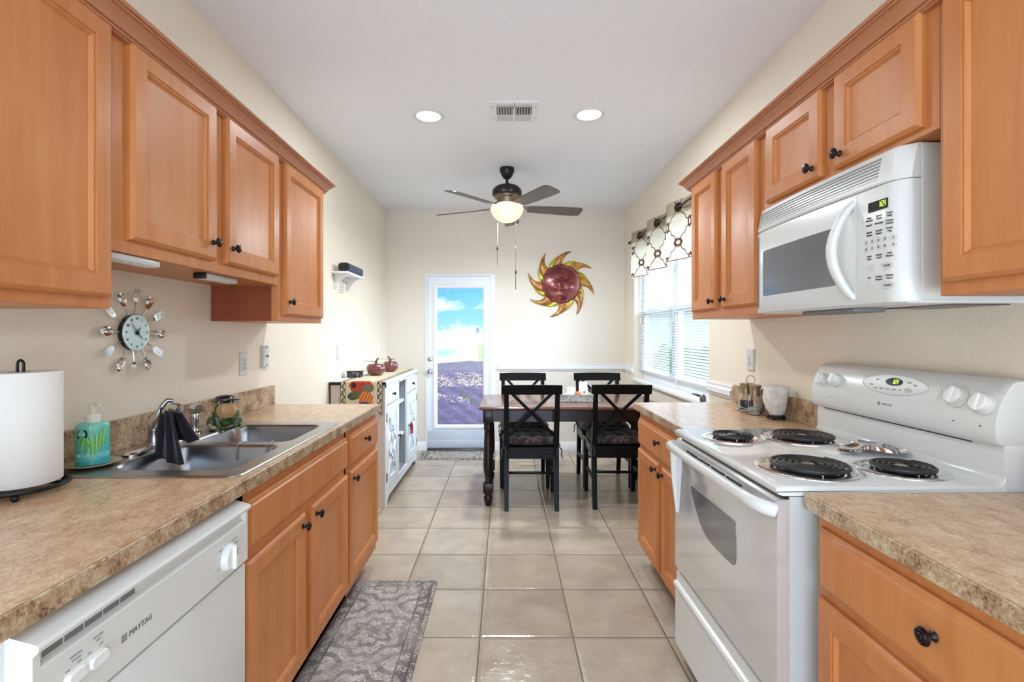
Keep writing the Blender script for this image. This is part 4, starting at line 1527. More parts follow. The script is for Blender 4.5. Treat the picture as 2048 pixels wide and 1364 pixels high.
for lift, flip in ((0.0022, 0), (0.0, 1)):
    vs, fs = [], []
    for j in range(NR_ + 1):
        for i in range(NT_):
            th = 2 * pi * i / NT_
            rho = spoon_r(th) * max(j / NR_, 0.01)
            p = SM + Vector((cos(th), sin(th))) * rho
            edge = 0.010 * max(0, j / NR_ - 0.86) / 0.14
            vs.append((p.x, p.y, 0.9325 + max(0.0, spoon_z(p) + lift - edge)))
    for j in range(NR_):
        for i in range(NT_):
            a_, c_ = j * NT_ + i, j * NT_ + (i + 1) % NT_
            fs.append((a_, c_, c_ + NT_, a_ + NT_))
    sr.add(vs, fs)
single('spoon_rest', sr, 'chrome', 'shiny stainless spoon rest with two bowls on the stove top', 'spoon rest', (1.155, 1.625, 0.931), angle=70)

# ------------------------------------------------------------------ microwave
M0, M1 = 1.262, 2.000
MZ0, MZ1, MZS = 1.398, 1.803, 1.712
mw = thing('microwave', 'white over-the-range microwave with curved handle and keypad, hanging under the wall cabinets', 'microwave', (1.18, 1.63, MZ0))
XM = 0.990
b = MB()
b.box((1.058, M0, MZ0 + 0.006), (XR - 0.002, M1, MZ1), 0.002, 1)
part('body', b, 'appliance', mw)
# front shell, slightly bowed; profile in plan
def bow(y):
    t = (y - (M0 + M1) / 2) / ((M1 - M0) / 2)
    return XM + 0.012 * t * t + (0.030 * max(0, (abs(t) - 0.9) / 0.1) ** 2)
def shell(y0, y1, z0, z1, n=20, topback=0.0):
    rings = []
    for k in range(n + 1):
        y = y0 + (y1 - y0) * k / n
        x = bow(y)
        rings.append([(1.058, y, z0), (x + 0.004, y, z0), (x, y, z0 + 0.005), (x + topback * 0.92, y, z1 - 0.006), (min(x + topback + 0.005, 1.058), y, z1), (1.058, y, z1)])
    return rings
b = MB().loft(shell(M0, M1, MZS + 0.002, MZ1, 24, 0.016))
gr = part('vent_panel', b, 'appliance', mw, angle=40)
b = MB()
for k in range(7):
    z = 1.726 + k * 0.0094
    f = (z - MZS) / (MZ1 - MZS)
    pts = []
    for q in range(13):
        y = 1.335 + (1.965 - 1.335) * q / 12
        x = bow(y) + 0.0147 * f
        pts.append([(x - 0.0006, y, z), (x + 0.004, y, z), (x + 0.004, y, z + 0.0045), (x - 0.0003, y, z + 0.0045)])
    b.loft(pts)
part('vent_slots', b, 'vent_grey', gr)
YS = 1.405
b = MB().loft(shell(YS + 0.001, M1, MZ0, MZS, 20))
md = part('door', b, 'appliance', mw, angle=40)
b = MB().loft(shell(M0, YS - 0.001, MZ0, MZS, 12))
mp = part('control_panel', b, 'appliance', mw, angle=40)
# window
b = MB()
def win_z(y):
    d = min(y - 1.488, 1.922 - y)
    return 0.012 - math.sqrt(max(0.0, 0.012 ** 2 - (0.012 - d) ** 2)) if d < 0.012 else 0.0
yy = [1.488 + 0.012 * (1 - cos(pi / 2 * k / 5)) for k in range(6)] + [1.50 + 0.41 * k / 16 for k in range(1, 16)] + [1.922 - 0.012 * (1 - cos(pi / 2 * (5 - k) / 5)) for k in range(6)]
b.loft([[(bow(y) - 0.0012, y, 1.460 + win_z(y)), (bow(y) - 0.0012, y, 1.634 - win_z(y)), (bow(y) + 0.003, y, 1.634 - win_z(y)), (bow(y) + 0.003, y, 1.460 + win_z(y))] for y in yy])
part('window', b, 'dark_glass', md)
b = MB()
fr_pts = [(1.965, 1.700), (1.972, 1.445)]
b.loft([[(bow(y) - 0.0015, y, z), (bow(y) - 0.0015, y + 0.004, z), (bow(y) + 0.002, y + 0.004, z), (bow(y) + 0.002, y, z)] for y, z in ((1.960, 1.415), (1.960, 1.695))])
part('groove', b, 'vent_grey', md)
b = MB()
hp = []
for k in range(17):
    t = k / 16
    z = 1.415 + t * 0.275
    s = sin(pi * t)
    hp.append((bow(1.42) + 0.004 - 0.052 * s ** 0.8, 1.422 + 0.02 * s, z))
b.tube(hp, [0.008 + 0.006 * sin(pi * k / 16) ** 0.5 for k in range(17)], 12, 1.35)
part('handle', b, 'appliance', md, angle=60)
# keypad
f = FR(0.9955, 0, 0)
def fpan(y):
    return bow(y)
def P(y, z, n=0.0012):
    return (fpan(y) - n, y, z)
def flat(y, z):
    yv = Vector((bow(y - 0.01) - bow(y + 0.01), -0.02, 0)).normalized()
    return frame((bow(y), y, z), yv, (0, 0, 1), yv.cross(Vector((0, 0, 1))))
b = MB(flat(1.328, 1.659))
b.prism(rrect(-0.035, 0.030, -0.013, 0.013, 0.002), -0.003, 0.0016)
part('clock_display', b, 'display', mp)
clock121(flat(1.328, 1.659), 0.010, -0.005, 0.013, 0.0018, mp)
b = MB()
words = (('Auto', 'Defrost'), ('Sensor', 'Cook'), ('Cook', 'Help'), ('Reheat', ''), ('Beverage', ''), ('Frozen', 'Dinner'), ('Baked', 'Potato'), ('Frozen', 'Entree'), ('Fresh', 'Veg'))
for r in range(3):
    for c in range(3):
        t1, t2 = words[r * 3 + c]
        y = 1.360 - c * 0.033
        z = 1.628 - r * 0.020
        fk = flat(y, z)
        bb_ = MB(fk)
        bb_.text(t1, 0.0072, 0, 0.0035, 0.0010)
        if t2:
            bb_.text(t2, 0.0072, 0, -0.004, 0.0010)
        b.add(bb_.v, bb_.f)
for k, (t1, t2) in enumerate((('Cook', 'Time'), ('Power', 'Level'), ('Add', 'Minute'))):
    fk = flat(1.360 - k * 0.033, 1.523)
    bb_ = MB(fk).text(t1, 0.0072, 0, 0.0035, 0.0010).text(t2, 0.0072, 0, -0.004, 0.0010)
    b.add(bb_.v, bb_.f)
for k, (t1, t2) in enumerate((('Fan', ''), ('Custom', 'Program'), ('Kitchen', 'Timer'))):
    fk = flat(1.360 - k * 0.033, 1.465)
    bb_ = MB(fk).text(t1, 0.0066, 0, 0.0035, 0.0010)
    if t2:
        bb_.text(t2, 0.0066, 0, -0.004, 0.0010)
    b.add(bb_.v, bb_.f)
for k in range(10):
    y = 1.370 - (k % 5) * 0.021
    z = 1.5655 - (k // 5) * 0.0185
    bb_ = MB(flat(y, z)).text(str((k + 1) % 10), 0.009, 0, 0, 0.0016)
    b.add(bb_.v, bb_.f)
bb_ = MB(flat(1.300, 1.494)).text('STOP', 0.0078, 0, 0, 0.0024)
b.add(bb_.v, bb_.f)
bb_ = MB(flat(1.298, 1.442)).text('START', 0.0070, 0, 0, 0.0024)
b.add(bb_.v, bb_.f)
part('lettering', b, 'ink', mp)
for k in range(10):
    y = 1.370 - (k % 5) * 0.021
    z = 1.5655 - (k // 5) * 0.0185
    part('number_key', MB(flat(y, z)).prism(circ(0, 0, 0.0078, n=20), -0.001, 0.0012, 0.0004), 'plate_grey', mp)
for (y, z, rx) in ((1.300, 1.494, 0.0155), (1.298, 1.442, 0.0165), (1.352, 1.494, 0.013), (1.350, 1.442, 0.014)):
    part('oval_key', MB(flat(y, z)).prism(circ(0, 0, rx, 0.0088), -0.001, 0.002, 0.0006), 'plate_grey', mp)
# underside: recessed filters and lamp cover
b = MB().box((1.03, M0 + 0.01, MZ0 - 0.004), (XR - 0.01, M1 - 0.01, MZ0 + 0.008), 0.003, 1)
un = part('underside', b, 'appliance', mw)
part('lamp_cover', MB().box((1.05, 1.50, MZ0 - 0.016), (1.15, 1.76, MZ0 - 0.004), 0.004), 'vent_grey', un)
for ya, yb in ((1.30, 1.53), (1.73, 1.96)):
    part('grease_filter', MB().box((1.17, ya, MZ0 - 0.007), (1.32, yb, MZ0 - 0.003)), 'steel_dark', un)

# ------------------------------------------------------------------ dining table
tb = thing('dining_table', 'dark dining table with brown top and turned legs, set before the back wall', 'table', (0.52, 4.145, 0))
TX0, TX1, TY0, TY1, TZ = -0.20, 1.235, 3.74, 4.55, 0.765
b = MB()
def top_ring(e, z):
    return [(p[0], p[1], z) for p in rrect(TX0 + e, TX1 - e, TY0 + e, TY1 - e, 0.03 - e * 0.5)]
b.loft([top_ring(0.028, 0.735), top_ring(0.012, 0.737), top_ring(0.003, 0.743), top_ring(0, 0.750), top_ring(0.002, 0.757), top_ring(0.010, 0.763), top_ring(0.018, TZ)])
part('tabletop', b, 'table_top', tb)
b = MB()
ax0, ax1, ay0, ay1 = TX0 + 0.035, TX1 - 0.035, TY0 + 0.04, TY1 - 0.04
b.box((ax0 + 0.06, ay0, 0.648), (ax1 - 0.06, ay0 + 0.022, 0.735)).box((ax0 + 0.06, ay1 - 0.022, 0.648), (ax1 - 0.06, ay1, 0.735))
b.box((ax0, ay0 + 0.06, 0.648), (ax0 + 0.022, ay1 - 0.06, 0.735)).box((ax1 - 0.022, ay0 + 0.06, 0.648), (ax1, ay1 - 0.06, 0.735))
part('apron', b, 'espresso', tb)
for x in (ax0 + 0.036, ax1 - 0.036):
    for y in (ay0 + 0.036, ay1 - 0.036):
        b = MB()
        b.box((x - 0.038, y - 0.038, 0.640), (x + 0.038, y + 0.038, 0.735), 0.003)
        b.box((x - 0.038, y - 0.038, 0.100), (x + 0.038, y + 0.038, 0.177), 0.005)
        b.lathe([(0.020, 0), (0.023, 0.005), (0.030, 0.03), (0.035, 0.055), (0.034, 0.07), (0.026, 0.085), (0.021, 0.095), (0.028, 0.101), (0.030, 0.12), (0.030, 0.16), (0.033, 0.178), (0.033, 0.185), (0.022, 0.192), (0.021, 0.20), (0.029, 0.207), (0.030, 0.214), (0.023, 0.222), (0.030, 0.24), (0.036, 0.27), (0.038, 0.30), (0.037, 0.36), (0.034, 0.45), (0.031, 0.53), (0.030, 0.575), (0.034, 0.59), (0.036, 0.60), (0.033, 0.612), (0.036, 0.625), (0.037, 0.642)], (x, y, 0), seg=28)
        part('leg', b, 'espresso', tb)


# ------------------------------------------------------------------ chairs
def make_chair(name, label):
    t = thing(name, label, 'chair', (0, 0, 0), 'black cross-back dining chairs')
    t['org'] = (0, 0, 0)
    ZT = 0.945
    def ry(z):
        """rear post centre line"""
        if z < 0.40:
            return -0.170 - 0.045 * ((0.40 - z) / 0.40) ** 1.6
        return -0.170 - 0.115 * ((z - 0.40) / (ZT - 0.40)) ** 1.35
    for s in (-1, 1):
        b = MB()
        rings = []
        for k in range(19):
            z = (ZT - 0.005) * k / 18
            hw = 0.016 + 0.003 * sin(pi * k / 18)
            dp = 0.017 + 0.007 * sin(pi * min(1, z / 0.8))
            x = s * 0.187
            rings.append([(x - hw, ry(z) - dp, z), (x + hw, ry(z) - dp, z), (x + hw, ry(z) + dp, z), (x - hw, ry(z) + dp, z)])
        b.loft(rings)
        part('leg', b, 'black_wood', t, local=True)
        b = MB()
        b.loft([[(s * 0.195 - h, 0.225 - h, z), (s * 0.195 + h, 0.225 - h, z), (s * 0.195 + h, 0.225 + h, z), (s * 0.195 - h, 0.225 + h, z)] for h, z in ((0.015, 0.0), (0.018, 0.2), (0.021, 0.45))])
        part('leg', b, 'black_wood', t, local=True)
    # top rail, slightly curved
    b = MB()
    rings = []
    for k in range(13):
        u = -1 + 2 * k / 12
        x = u * 0.2205
        c = 0.012 * (1 - u * u)
        y = -0.002 - c
        rings.append([(x, ry(0.872) + y - 0.012, 0.872), (x, ry(0.872) + y + 0.012, 0.872), (x, ry(ZT) + y + 0.012, ZT - 0.004 + 0.004 * (1 - u * u)), (x, ry(ZT) + y - 0.012, ZT - 0.004 + 0.004 * (1 - u * u))])
    b.loft(rings)
    part('top_rail', b, 'black_wood', t, local=True)
    for s in (-1, 1):
        b = MB()
        p0 = Vector((-s * 0.172, ry(0.555) + 0.004 * s, 0.555))
        p1 = Vector((s * 0.150, ry(0.876) + 0.004 * s, 0.882))
        d = (p1 - p0).normalized()
        q = Vector((0, 1, 0)).cross(d).normalized()
        h = Vector((0, 0.009, 0))
        b.loft([[tuple(p + q * 0.0115 + h), tuple(p - q * 0.0115 + h), tuple(p - q * 0.0115 - h), tuple(p + q * 0.0115 - h)] for p in (p0, p1)])
        part('cross_brace', b, 'black_wood', t, local=True)
    b = MB().box((-0.17, -0.185, 0.378), (0.17, -0.163, 0.448)).box((-0.175, 0.215, 0.39), (0.175, 0.235, 0.448))
    b.box((-0.205, -0.15, 0.39), (-0.185, 0.21, 0.448)).box((0.185, -0.15, 0.39), (0.205, 0.21, 0.448))
    part('seat_frame', b, 'black_wood', t, local=True)
    b = MB()
    def seat(e, z):
        return [(p[0], p[1], z) for p in ((-0.20 + e, -0.188 + e), (0.20 - e, -0.188 + e), (0.222 - e, 0.25 - e), (-0.222 + e, 0.25 - e))]
    b.loft([seat(0.004, 0.448), seat(0, 0.452), seat(0, 0.462), seat(0.006, 0.467)])
    part('seat', b, 'black_wood', t, local=True)
    for s in (-1, 1):
        b = MB().box((s * 0.193 - 0.009, -0.19, 0.205), (s * 0.193 + 0.009, 0.225, 0.228), 0.003)
        part('stretcher', b, 'black_wood', t, local=True)
    b = MB().box((-0.187, 0.010, 0.207), (0.187, 0.028, 0.226), 0.003)
    part('stretcher', b, 'black_wood', t, local=True)
    return t


def make_cushion(name, label):
    t = thing(name, label, 'cushion', (0, 0, 0), 'dark floral seat cushions')
    t['org'] = (0, 0, 0)
    b = MB()
    n = 30
    tufts = [(x, y) for x in (-0.10, 0.0, 0.10) for y in (-0.08, 0.04, 0.15)]
    def fn(side):
        out = []
        for j in range(n + 1):
            for i in range(n + 1):
                u, v = i / n * 2 - 1, j / n * 2 - 1
                ru = u * math.sqrt(1 - 0.32 * v * v) * 1.06
                rv = v * math.sqrt(1 - 0.32 * u * u) * 1.06
                x, y = ru * 0.205, 0.035 + rv * 0.205
                e = max(0.0, 1 - max(abs(u), abs(v)) ** 3.0)
                hgt = 0.036 * e ** 0.45
                if side > 0:
                    for tx, ty in tufts:
                        hgt -= 0.022 * math.exp(-((x - tx) ** 2 + (y - ty) ** 2) / 0.0009) * (e ** 0.3)
                    hgt += 0.006 * sin(x * 60 + y * 25) * e + 0.006 * sin(y * 70) * e
                    z = 0.502 + max(hgt, 0.0) + 0.006
                else:
                    z = 0.502 - 0.034 * e ** 0.25
                out.append((x, y, z))
        return out
    vs = fn(1) + fn(-1)
    W = n + 1
    Q = W * W
    fs = []
    for j in range(n):
        for i in range(n):
            a = j * W + i
            fs.append((a, a + 1, a + 1 + W, a + W))
            fs.append((Q + a, Q + a + W, Q + a + 1 + W, Q + a + 1))
    for k in range(n):
        for a, c in ((k, k + 1), (n * W + k, n * W + k + 1), (k * W, (k + 1) * W), (k * W + n, (k + 1) * W + n)):
            fs.append((a, c, Q + c, Q + a))
    b.add(vs, fs)
    part('pad', b, 'cushion', t, local=True, angle=70)
    for s in (-1, 1):
        b = MB()
        b.tube([(s * 0.165, -0.140, 0.500), (s * 0.205, -0.165, 0.495), (s * 0.214, -0.200, 0.485), (s * 0.200, -0.212, 0.47)], 0.0045, 6)
        b.tube([(s * 0.206, -0.205, 0.475), (s * 0.226, -0.212, 0.45), (s * 0.222, -0.214, 0.415), (s * 0.232, -0.216, 0.385)], [0.006, 0.007, 0.005, 0.003], 6)
        b.tube([(s * 0.200, -0.210, 0.475), (s * 0.190, -0.222, 0.44), (s * 0.196, -0.222, 0.40)], [0.006, 0.006, 0.003], 6)
        part('tie', b, 'cushion', t, local=True)
    return t


def dup(src, loc, rotz, label):
    r = src.copy()
    COL.objects.link(r)
    r.location = loc
    r.rotation_euler = (0, 0, rotz)
    r['label'] = label
    for ch in list(src.children):
        c = ch.copy()
        COL.objects.link(c)
        c.parent = r
        for g in ch.children:
            q = g.copy()
            COL.objects.link(q)
            q.parent = c
    return r


spots = [((0.198, 3.915), 0.0, 'black cross-back chair, back to the camera, at the table corner by the turned leg', 'dark floral tufted cushion on the camera-side chair by the turned table leg'),
         ((0.868, 3.945), -0.03, 'black cross-back chair, back to the camera, partly behind the stove-side worktop', 'dark floral tufted cushion on the chair partly behind the stove-side worktop'),
         ((0.169, 4.470), pi, 'black cross-back chair across the table, facing the camera, nearer the back door', 'dark floral cushion on the chair across the table nearer the back door'),
         ((0.878, 4.475), pi, 'black cross-back chair across the table, facing the camera, behind the white pillar candle', 'dark floral cushion on the chair across the table behind the white pillar candle')]
c0 = k0 = None
for (x, y), rz, l1, l2 in spots:
    if c0 is None:
        c0, k0 = make_chair('dining_chair', l1), make_cushion('seat_cushion', l2)
        for o in (c0, k0):
            o.location = (x, y, 0)
            o.rotation_euler = (0, 0, rz)
    else:
        dup(c0, (x, y, 0), rz, l1)
        dup(k0, (x, y, 0), rz, l2)

# ------------------------------------------------------------------ table centrepiece
t = thing('candle_tray', 'embossed silver tray holding candles on the dining table', 'tray', (0.60, 4.13, TZ))
b = MB()
def tr(e, z):
    return [(p[0], p[1], z) for p in rrect(0.437 + e, 0.760 - e, 4.01 + e, 4.25 - e, 0.01)]
b.loft([tr(0.004, TZ + 0.001), tr(0.0, TZ + 0.004), tr(0.002, TZ + 0.052), tr(0.0, TZ + 0.056), tr(0.006, TZ + 0.058), tr(0.012, TZ + 0.056), tr(0.014, TZ + 0.050)])
part('body', b, 'tray', t)
zt = TZ + 0.050
t = thing('jar_candle', 'short white glass jar candle on the silver tray', 'candle', (0.545, 4.10, zt))
part('glass', MB().lathe([(0.028, 0.001), (0.033, 0.004), (0.034, 0.06), (0.033, 0.061), (0.031, 0.06), (0.030, 0.012), (0.001, 0.010)], (0.545, 4.10, zt)), 'white_plastic', t)
part('wax', MB().lathe([(0.029, 0.011), (0.029, 0.035), (0.001, 0.036)], (0.545, 4.10, zt)), 'candle', t)
t = thing('pillar_candle', 'tall white pillar candle with a round medallion on the silver tray', 'candle', (0.645, 4.11, zt))
b = MB().lathe([(0.033, 0.001), (0.035, 0.004), (0.0345, 0.098), (0.031, 0.105), (0.022, 0.101), (0.001, 0.100)], (0.645, 4.11, zt), seg=28, mod=lambda a, r, h: r * (1 + (0.02 * sin(5 * a) if h > 0.09 else 0)))
part('wax', b, 'candle', t)
part('medallion', MB(FB(0.649, 4.0755, zt + 0.024)).lathe([(0.012, 0), (0.012, 0.002), (0.009, 0.003), (0.001, 0.0025)]), 'nickel', t)
part('wick', MB().tube([(0.645, 4.11, zt + 0.1), (0.646, 4.11, zt + 0.112)], 0.0012, 5), 'black', t)
b = MB().lathe([(0.004, 0.001), (0.020, 0.002), (0.027, 0.010), (0.024, 0.020), (0.012, 0.026), (0.003, 0.024), (0.003, 0.033), (0.001, 0.034)], (0.597, 4.085, zt), seg=32, mod=lambda a, r, h: r * (1 + 0.06 * cos(8 * a)))
single('mini_pumpkin', b, 'orange', 'tiny orange pumpkin between the two candles on the tray', 'pumpkin', (0.597, 4.085, zt))
t = thing('bird_figurine', 'small black bird figure beside the pillar candle', 'figurine', (0.70, 4.10, zt))
b = MB()
b.tube([(0.722, 4.10, zt + 0.020), (0.708, 4.10, zt + 0.024), (0.696, 4.10, zt + 0.034), (0.688, 4.10, zt + 0.047), (0.684, 4.10, zt + 0.055)], [0.003, 0.008, 0.011, 0.006, 0.002], 10)
part('body', b, 'black', t)
part('stand', MB().tube([(0.702, 4.10, zt + 0.001), (0.702, 4.10, zt + 0.02)], 0.003, 6).lathe([(0.013, 0.0), (0.012, 0.003), (0.001, 0.004)], (0.702, 4.10, zt)), 'satin_chrome', t)

# ------------------------------------------------------------------ sideboard
BX0, BX1, BY0, BY1, BZ = XL + 0.018, -0.905, 3.765, 5.10, 0.955
bf = thing('sideboard', 'white farmhouse sideboard with cross-panel doors along the left wall', 'sideboard', (-1.12, 4.43, 0))
ys = [BY0 + 0.03, 4.240, 4.612, BY1 - 0.03]
xf = BX1 - 0.018
b = MB()
b.box((BX0, BY0, 0.09), (xf, BY0 + 0.03, BZ - 0.028)).box((BX0, BY1 - 0.03, 0.09), (xf, BY1, BZ - 0.028))
b.box((BX0, ys[1] - 0.009, 0.12), (xf, ys[1] + 0.009, BZ - 0.028)).box((BX0, ys[2] - 0.009, 0.12), (xf, ys[2] + 0.009, BZ - 0.028))
b.box((BX0, BY0 + 0.03, 0.12), (BX0 + 0.012, BY1 - 0.03, BZ - 0.028)).box((BX0, BY0 + 0.03, 0.105), (xf, BY1 - 0.03, 0.125))
part('carcass', b, 'buffet_grey', bf)
part('side_panel', MB().box((BX0, BY0 - 0.004, 0.0), (BX1 - 0.002, BY0 - 0.0001, BZ - 0.028)), 'buffet_side', bf)
part('side_panel', MB().box((BX0, BY1 + 0.0001, 0.0), (BX1 - 0.002, BY1 + 0.004, BZ - 0.028)), 'buffet_side', bf)
b = MB()
for (a0, a1) in ((BY0, BY0 + 0.032), (ys[1] - 0.012, ys[1] + 0.012), (ys[2] - 0.012, ys[2] + 0.012), (BY1 - 0.032, BY1)):
    b.box((xf, a0, 0.115), (BX1, a1, BZ - 0.028))
b.box((xf, BY0, BZ - 0.05), (BX1, BY1, BZ - 0.028))
part('face_frame', b, 'buffet_white', bf)
# shaped plinth
b = MB(FL(xf))
pl = [(BY0, 0.0), (BY0 + 0.05, 0.0), (BY0 + 0.06, 0.02), (BY0 + 0.085, 0.045), (BY0 + 0.12, 0.055), (BY1 - 0.12, 0.055), (BY1 - 0.085, 0.045), (BY1 - 0.06, 0.02), (BY1 - 0.05, 0.0), (BY1, 0.0), (BY1, 0.115), (BY0, 0.115)]
b.prism(pl, 0, 0.018)
part('plinth', b, 'buffet_white', bf)
b = MB()
b.box((BX0 - 0.012, BY0 - 0.012, BZ - 0.028), (BX1 + 0.010, BY1 + 0.012, BZ), 0.005)
part('top', b, 'buffet_white', bf)
part('top_edge', MB().box((BX0 - 0.010, BY0 - 0.0150, BZ - 0.026), (BX1 + 0.008, BY0 - 0.0118, BZ - 0.003), 0.001, 1), 'black', bf)
part('shelf', MB().box((BX0 + 0.012, ys[1] + 0.009, 0.70), (xf - 0.01, ys[2] - 0.009, 0.718)), 'buffet_white', bf)
part('shelf', MB().box((BX0 + 0.012, ys[1] + 0.009, 0.40), (xf - 0.01, ys[2] - 0.009, 0.418)), 'buffet_white', bf)
def bknob(f, parent):
    part('knob', MB(f).lathe([(0.006, 0), (0.006, 0.012), (0.013, 0.018), (0.014, 0.024), (0.009, 0.029), (0.001, 0.030)], seg=16), 'black', parent)
for k, (a0, a1) in enumerate(((ys[0] + 0.004, ys[1] - 0.014), (ys[2] + 0.014, ys[3] - 0.004))):
    b = MB(FL(xf + 0.002))
    b.rects(a0, a1, 0.770, BZ - 0.054, [(0, 0), (0, 0.015), (0.003, 0.018), (0.018, 0.018), (0.020, 0.014), (0.023, 0.014)])
    dwv = part('drawer', b, 'buffet_white', bf)
    bknob(FL(xf + 0.016, (a0 + a1) / 2, 0.835), dwv)
    b = MB(FL(xf + 0.002))
    z0, z1, st_ = 0.125, 0.762, 0.062
    b.box((a0, z0, 0), (a0 + st_, z1, 0.018)).box((a1 - st_, z0, 0), (a1, z1, 0.018)).box((a0 + st_, z0, 0), (a1 - st_, z0 + st_, 0.018)).box((a0 + st_, z1 - st_, 0), (a1 - st_, z1, 0.018))
    b.box((a0 + st_, z0 + st_, 0.001), (a1 - st_, z1 - st_, 0.006))
    zc = (z0 + z1) / 2
    db = part('door', b, 'buffet_white', bf)
    def bar(p0, p1, wd):
        q = MB(FL(xf + 0.002))
        a, c = Vector(p0), Vector(p1)
        dd = (c - a).normalized()
        n2_ = Vector((-dd.y, dd.x)) * wd
        q.loft([[(a.x + n2_.x, a.y + n2_.y, h), (c.x + n2_.x, c.y + n2_.y, h), (c.x - n2_.x, c.y - n2_.y, h), (a.x - n2_.x, a.y - n2_.y, h)] for h in (0.005, 0.0165)])
        return q
    u0, u1 = a0 + st_ - 0.003, a1 - st_ + 0.003
    q = MB()
    for p0, p1 in (((u0, z0 + st_), (u1, zc)), ((u1, z0 + st_), (u0, zc)), ((u0, zc), (u1, z1 - st_)), ((u1, zc), (u0, z1 - st_)), ((u0 + 0.05, z0 + st_), (u1 - 0.05, z1 - st_)), ((u1 - 0.05, z0 + st_), (u0 + 0.05, z1 - st_))):
        r_ = bar(p0, p1, 0.010)
        q.add(r_.v, r_.f)
    part('lattice', q, 'buffet_white', db)
    hy = a0 if k == 0 else a1
    for z in (z0 + 0.09, z1 - 0.09):
        part('hinge', MB(FL(xf + 0.002)).box((hy - 0.004, z - 0.035, 0.016), (hy + 0.012, z + 0.035, 0.021), 0.002), 'black', db)
    hk = a1 - 0.03 if k == 0 else a0 + 0.03
    bknob(FL(xf + 0.020, hk, 0.46), db)
t = thing('tassel', 'small red tassel hanging on the far sideboard door', 'tassel', (BX1 + 0.02, 4.66, 0.47))
b = MB().tube([(BX1 + 0.020, 4.655, 0.477), (BX1 + 0.026, 4.68, 0.466), (BX1 + 0.024, 4.70, 0.478)], 0.006, 8).tube([(BX1 + 0.026, 4.675, 0.474), (BX1 + 0.028, 4.675, 0.44), (BX1 + 0.028, 4.675, 0.38)], [0.012, 0.016, 0.008], 8)
part('yarn', b, 'red', t)

# runner over the sideboard and down its near end
rn = MB()
RX0, RX1 = -1.238, -0.924
uv = []
cols_ = [RX0 + (RX1 - RX0) * i / 12 for i in range(13)]
path = [(BY0 - 0.0188, 0.705), (BY0 - 0.0188, 0.80), (BY0 - 0.0188, 0.90), (BY0 - 0.0186, 0.948), (BY0 - 0.014, 0.9572), (BY0 + 0.0, 0.9575), (4.2, 0.9575), (4.7, 0.9575), (5.05, 0.9575)]
dist = [0.0]
for p, q in zip(path, path[1:]):
    dist.append(dist[-1] + math.hypot(q[0] - p[0], q[1] - p[1]))
vs, fs = [], []
topd = dist[4]
for lay in (0, 1):
    for (y, z), dd in zip(path, dist):
        for x in cols_:
            off = 0.0016 * lay
            vs.append((x, y - (off if z < 0.956 else 0), z + (off if z >= 0.948 else 0)))
            uv.append((x - RX0, topd - dd))
W = 13
Q = W * len(path)
for j in range(len(path) - 1):
    for i in range(12):
        a = j * W + i
        fs += [(a, a + W, a + W + 1, a + 1), (Q + a, Q + a + 1, Q + a + W + 1, Q + a + W)]
    for i in (0, 12):
        a = j * W + i
        fs.append((a, a + W, Q + a + W, Q + a))
for i in range(12):
    for j in (0, len(path) - 1):
        a = j * W + i
        fs.append((a, a + 1, Q + a + 1, Q + a))
rn.add(vs, fs)
ro = single('table_runner', rn, 'runner', 'harvest table runner with pumpkins over the near end of the sideboard', 'runner', (-1.08, 4.3, BZ), uv=uv)
# pumpkins
for (x, y, r, hh, lab, lean) in ((-1.112, 4.285, 0.079, 0.112, 'dark red glass pumpkin nearer the camera on the sideboard', 1), (-1.085, 4.71, 0.072, 0.108, 'dark red glass pumpkin farther back on the sideboard', -1)):
    z0 = BZ + 0.0045
    t = thing('glass_pumpkin', lab, 'pumpkin', (x, y, z0), 'glass pumpkins on the sideboard')
    pr = []
    for k in range(15):
        a = -pi / 2 + pi * k / 14
        pr.append((max(0.0015, r * cos(a) ** 0.62 if cos(a) > 0 else 0.0015), hh / 2 + hh / 2 * sin(a) * (1 - 0.12 * (sin(a) > 0.9))))
    pr[0] = (0.03, 0.002)
    b = MB().lathe(pr, (x, y, z0), seg=72, mod=lambda a, q, h: q * (1 - 0.055 * (0.5 + 0.5 * cos(12 * a)) ** 3))
    part('body', b, 'pumpkin_glass', t, angle=60)
    b = MB().tube([(x, y, z0 + hh - 0.006), (x + 0.004 * lean, y, z0 + hh + 0.012), (x + 0.014 * lean, y - 0.004, z0 + hh + 0.028), (x + 0.026 * lean, y - 0.01, z0 + hh + 0.036)], [0.012, 0.008, 0.006, 0.005], 10)
    part('stem', b, 'pumpkin_stem', t)
    b = MB().tube([(x, y, z0 + hh + 0.002), (x - 0.02 * lean, y - 0.01, z0 + hh + 0.008), (x - 0.055 * lean, y - 0.03, z0 + hh + 0.012), (x - 0.10, y - 0.05, z0 + hh + 0.012)], [0.003, 0.0025, 0.002, 0.001], 6)
    part('tendril', b, 'pumpkin_stem', t)
t = thing('trinket_box', 'dark blue glossy box beside the pumpkins on the sideboard', 'box', (-1.235, 4.10, BZ))
part('body', MB().box((-1.293, 4.06, BZ + 0.0044), (-1.182, 4.15, BZ + 0.046), 0.004), 'navy_box', t)
part('lid', MB().box((-1.296, 4.057, BZ + 0.047), (-1.179, 4.153, BZ + 0.058), 0.003), 'navy_box', t)
b = MB().box((-1.207, 4.0585, BZ + 0.006), (-1.203, 4.0605, BZ + 0.046)).box((-1.25, 4.0585, BZ + 0.0405), (-1.19, 4.0605, BZ + 0.043))
part('trim', b, 'plate_grey', t)

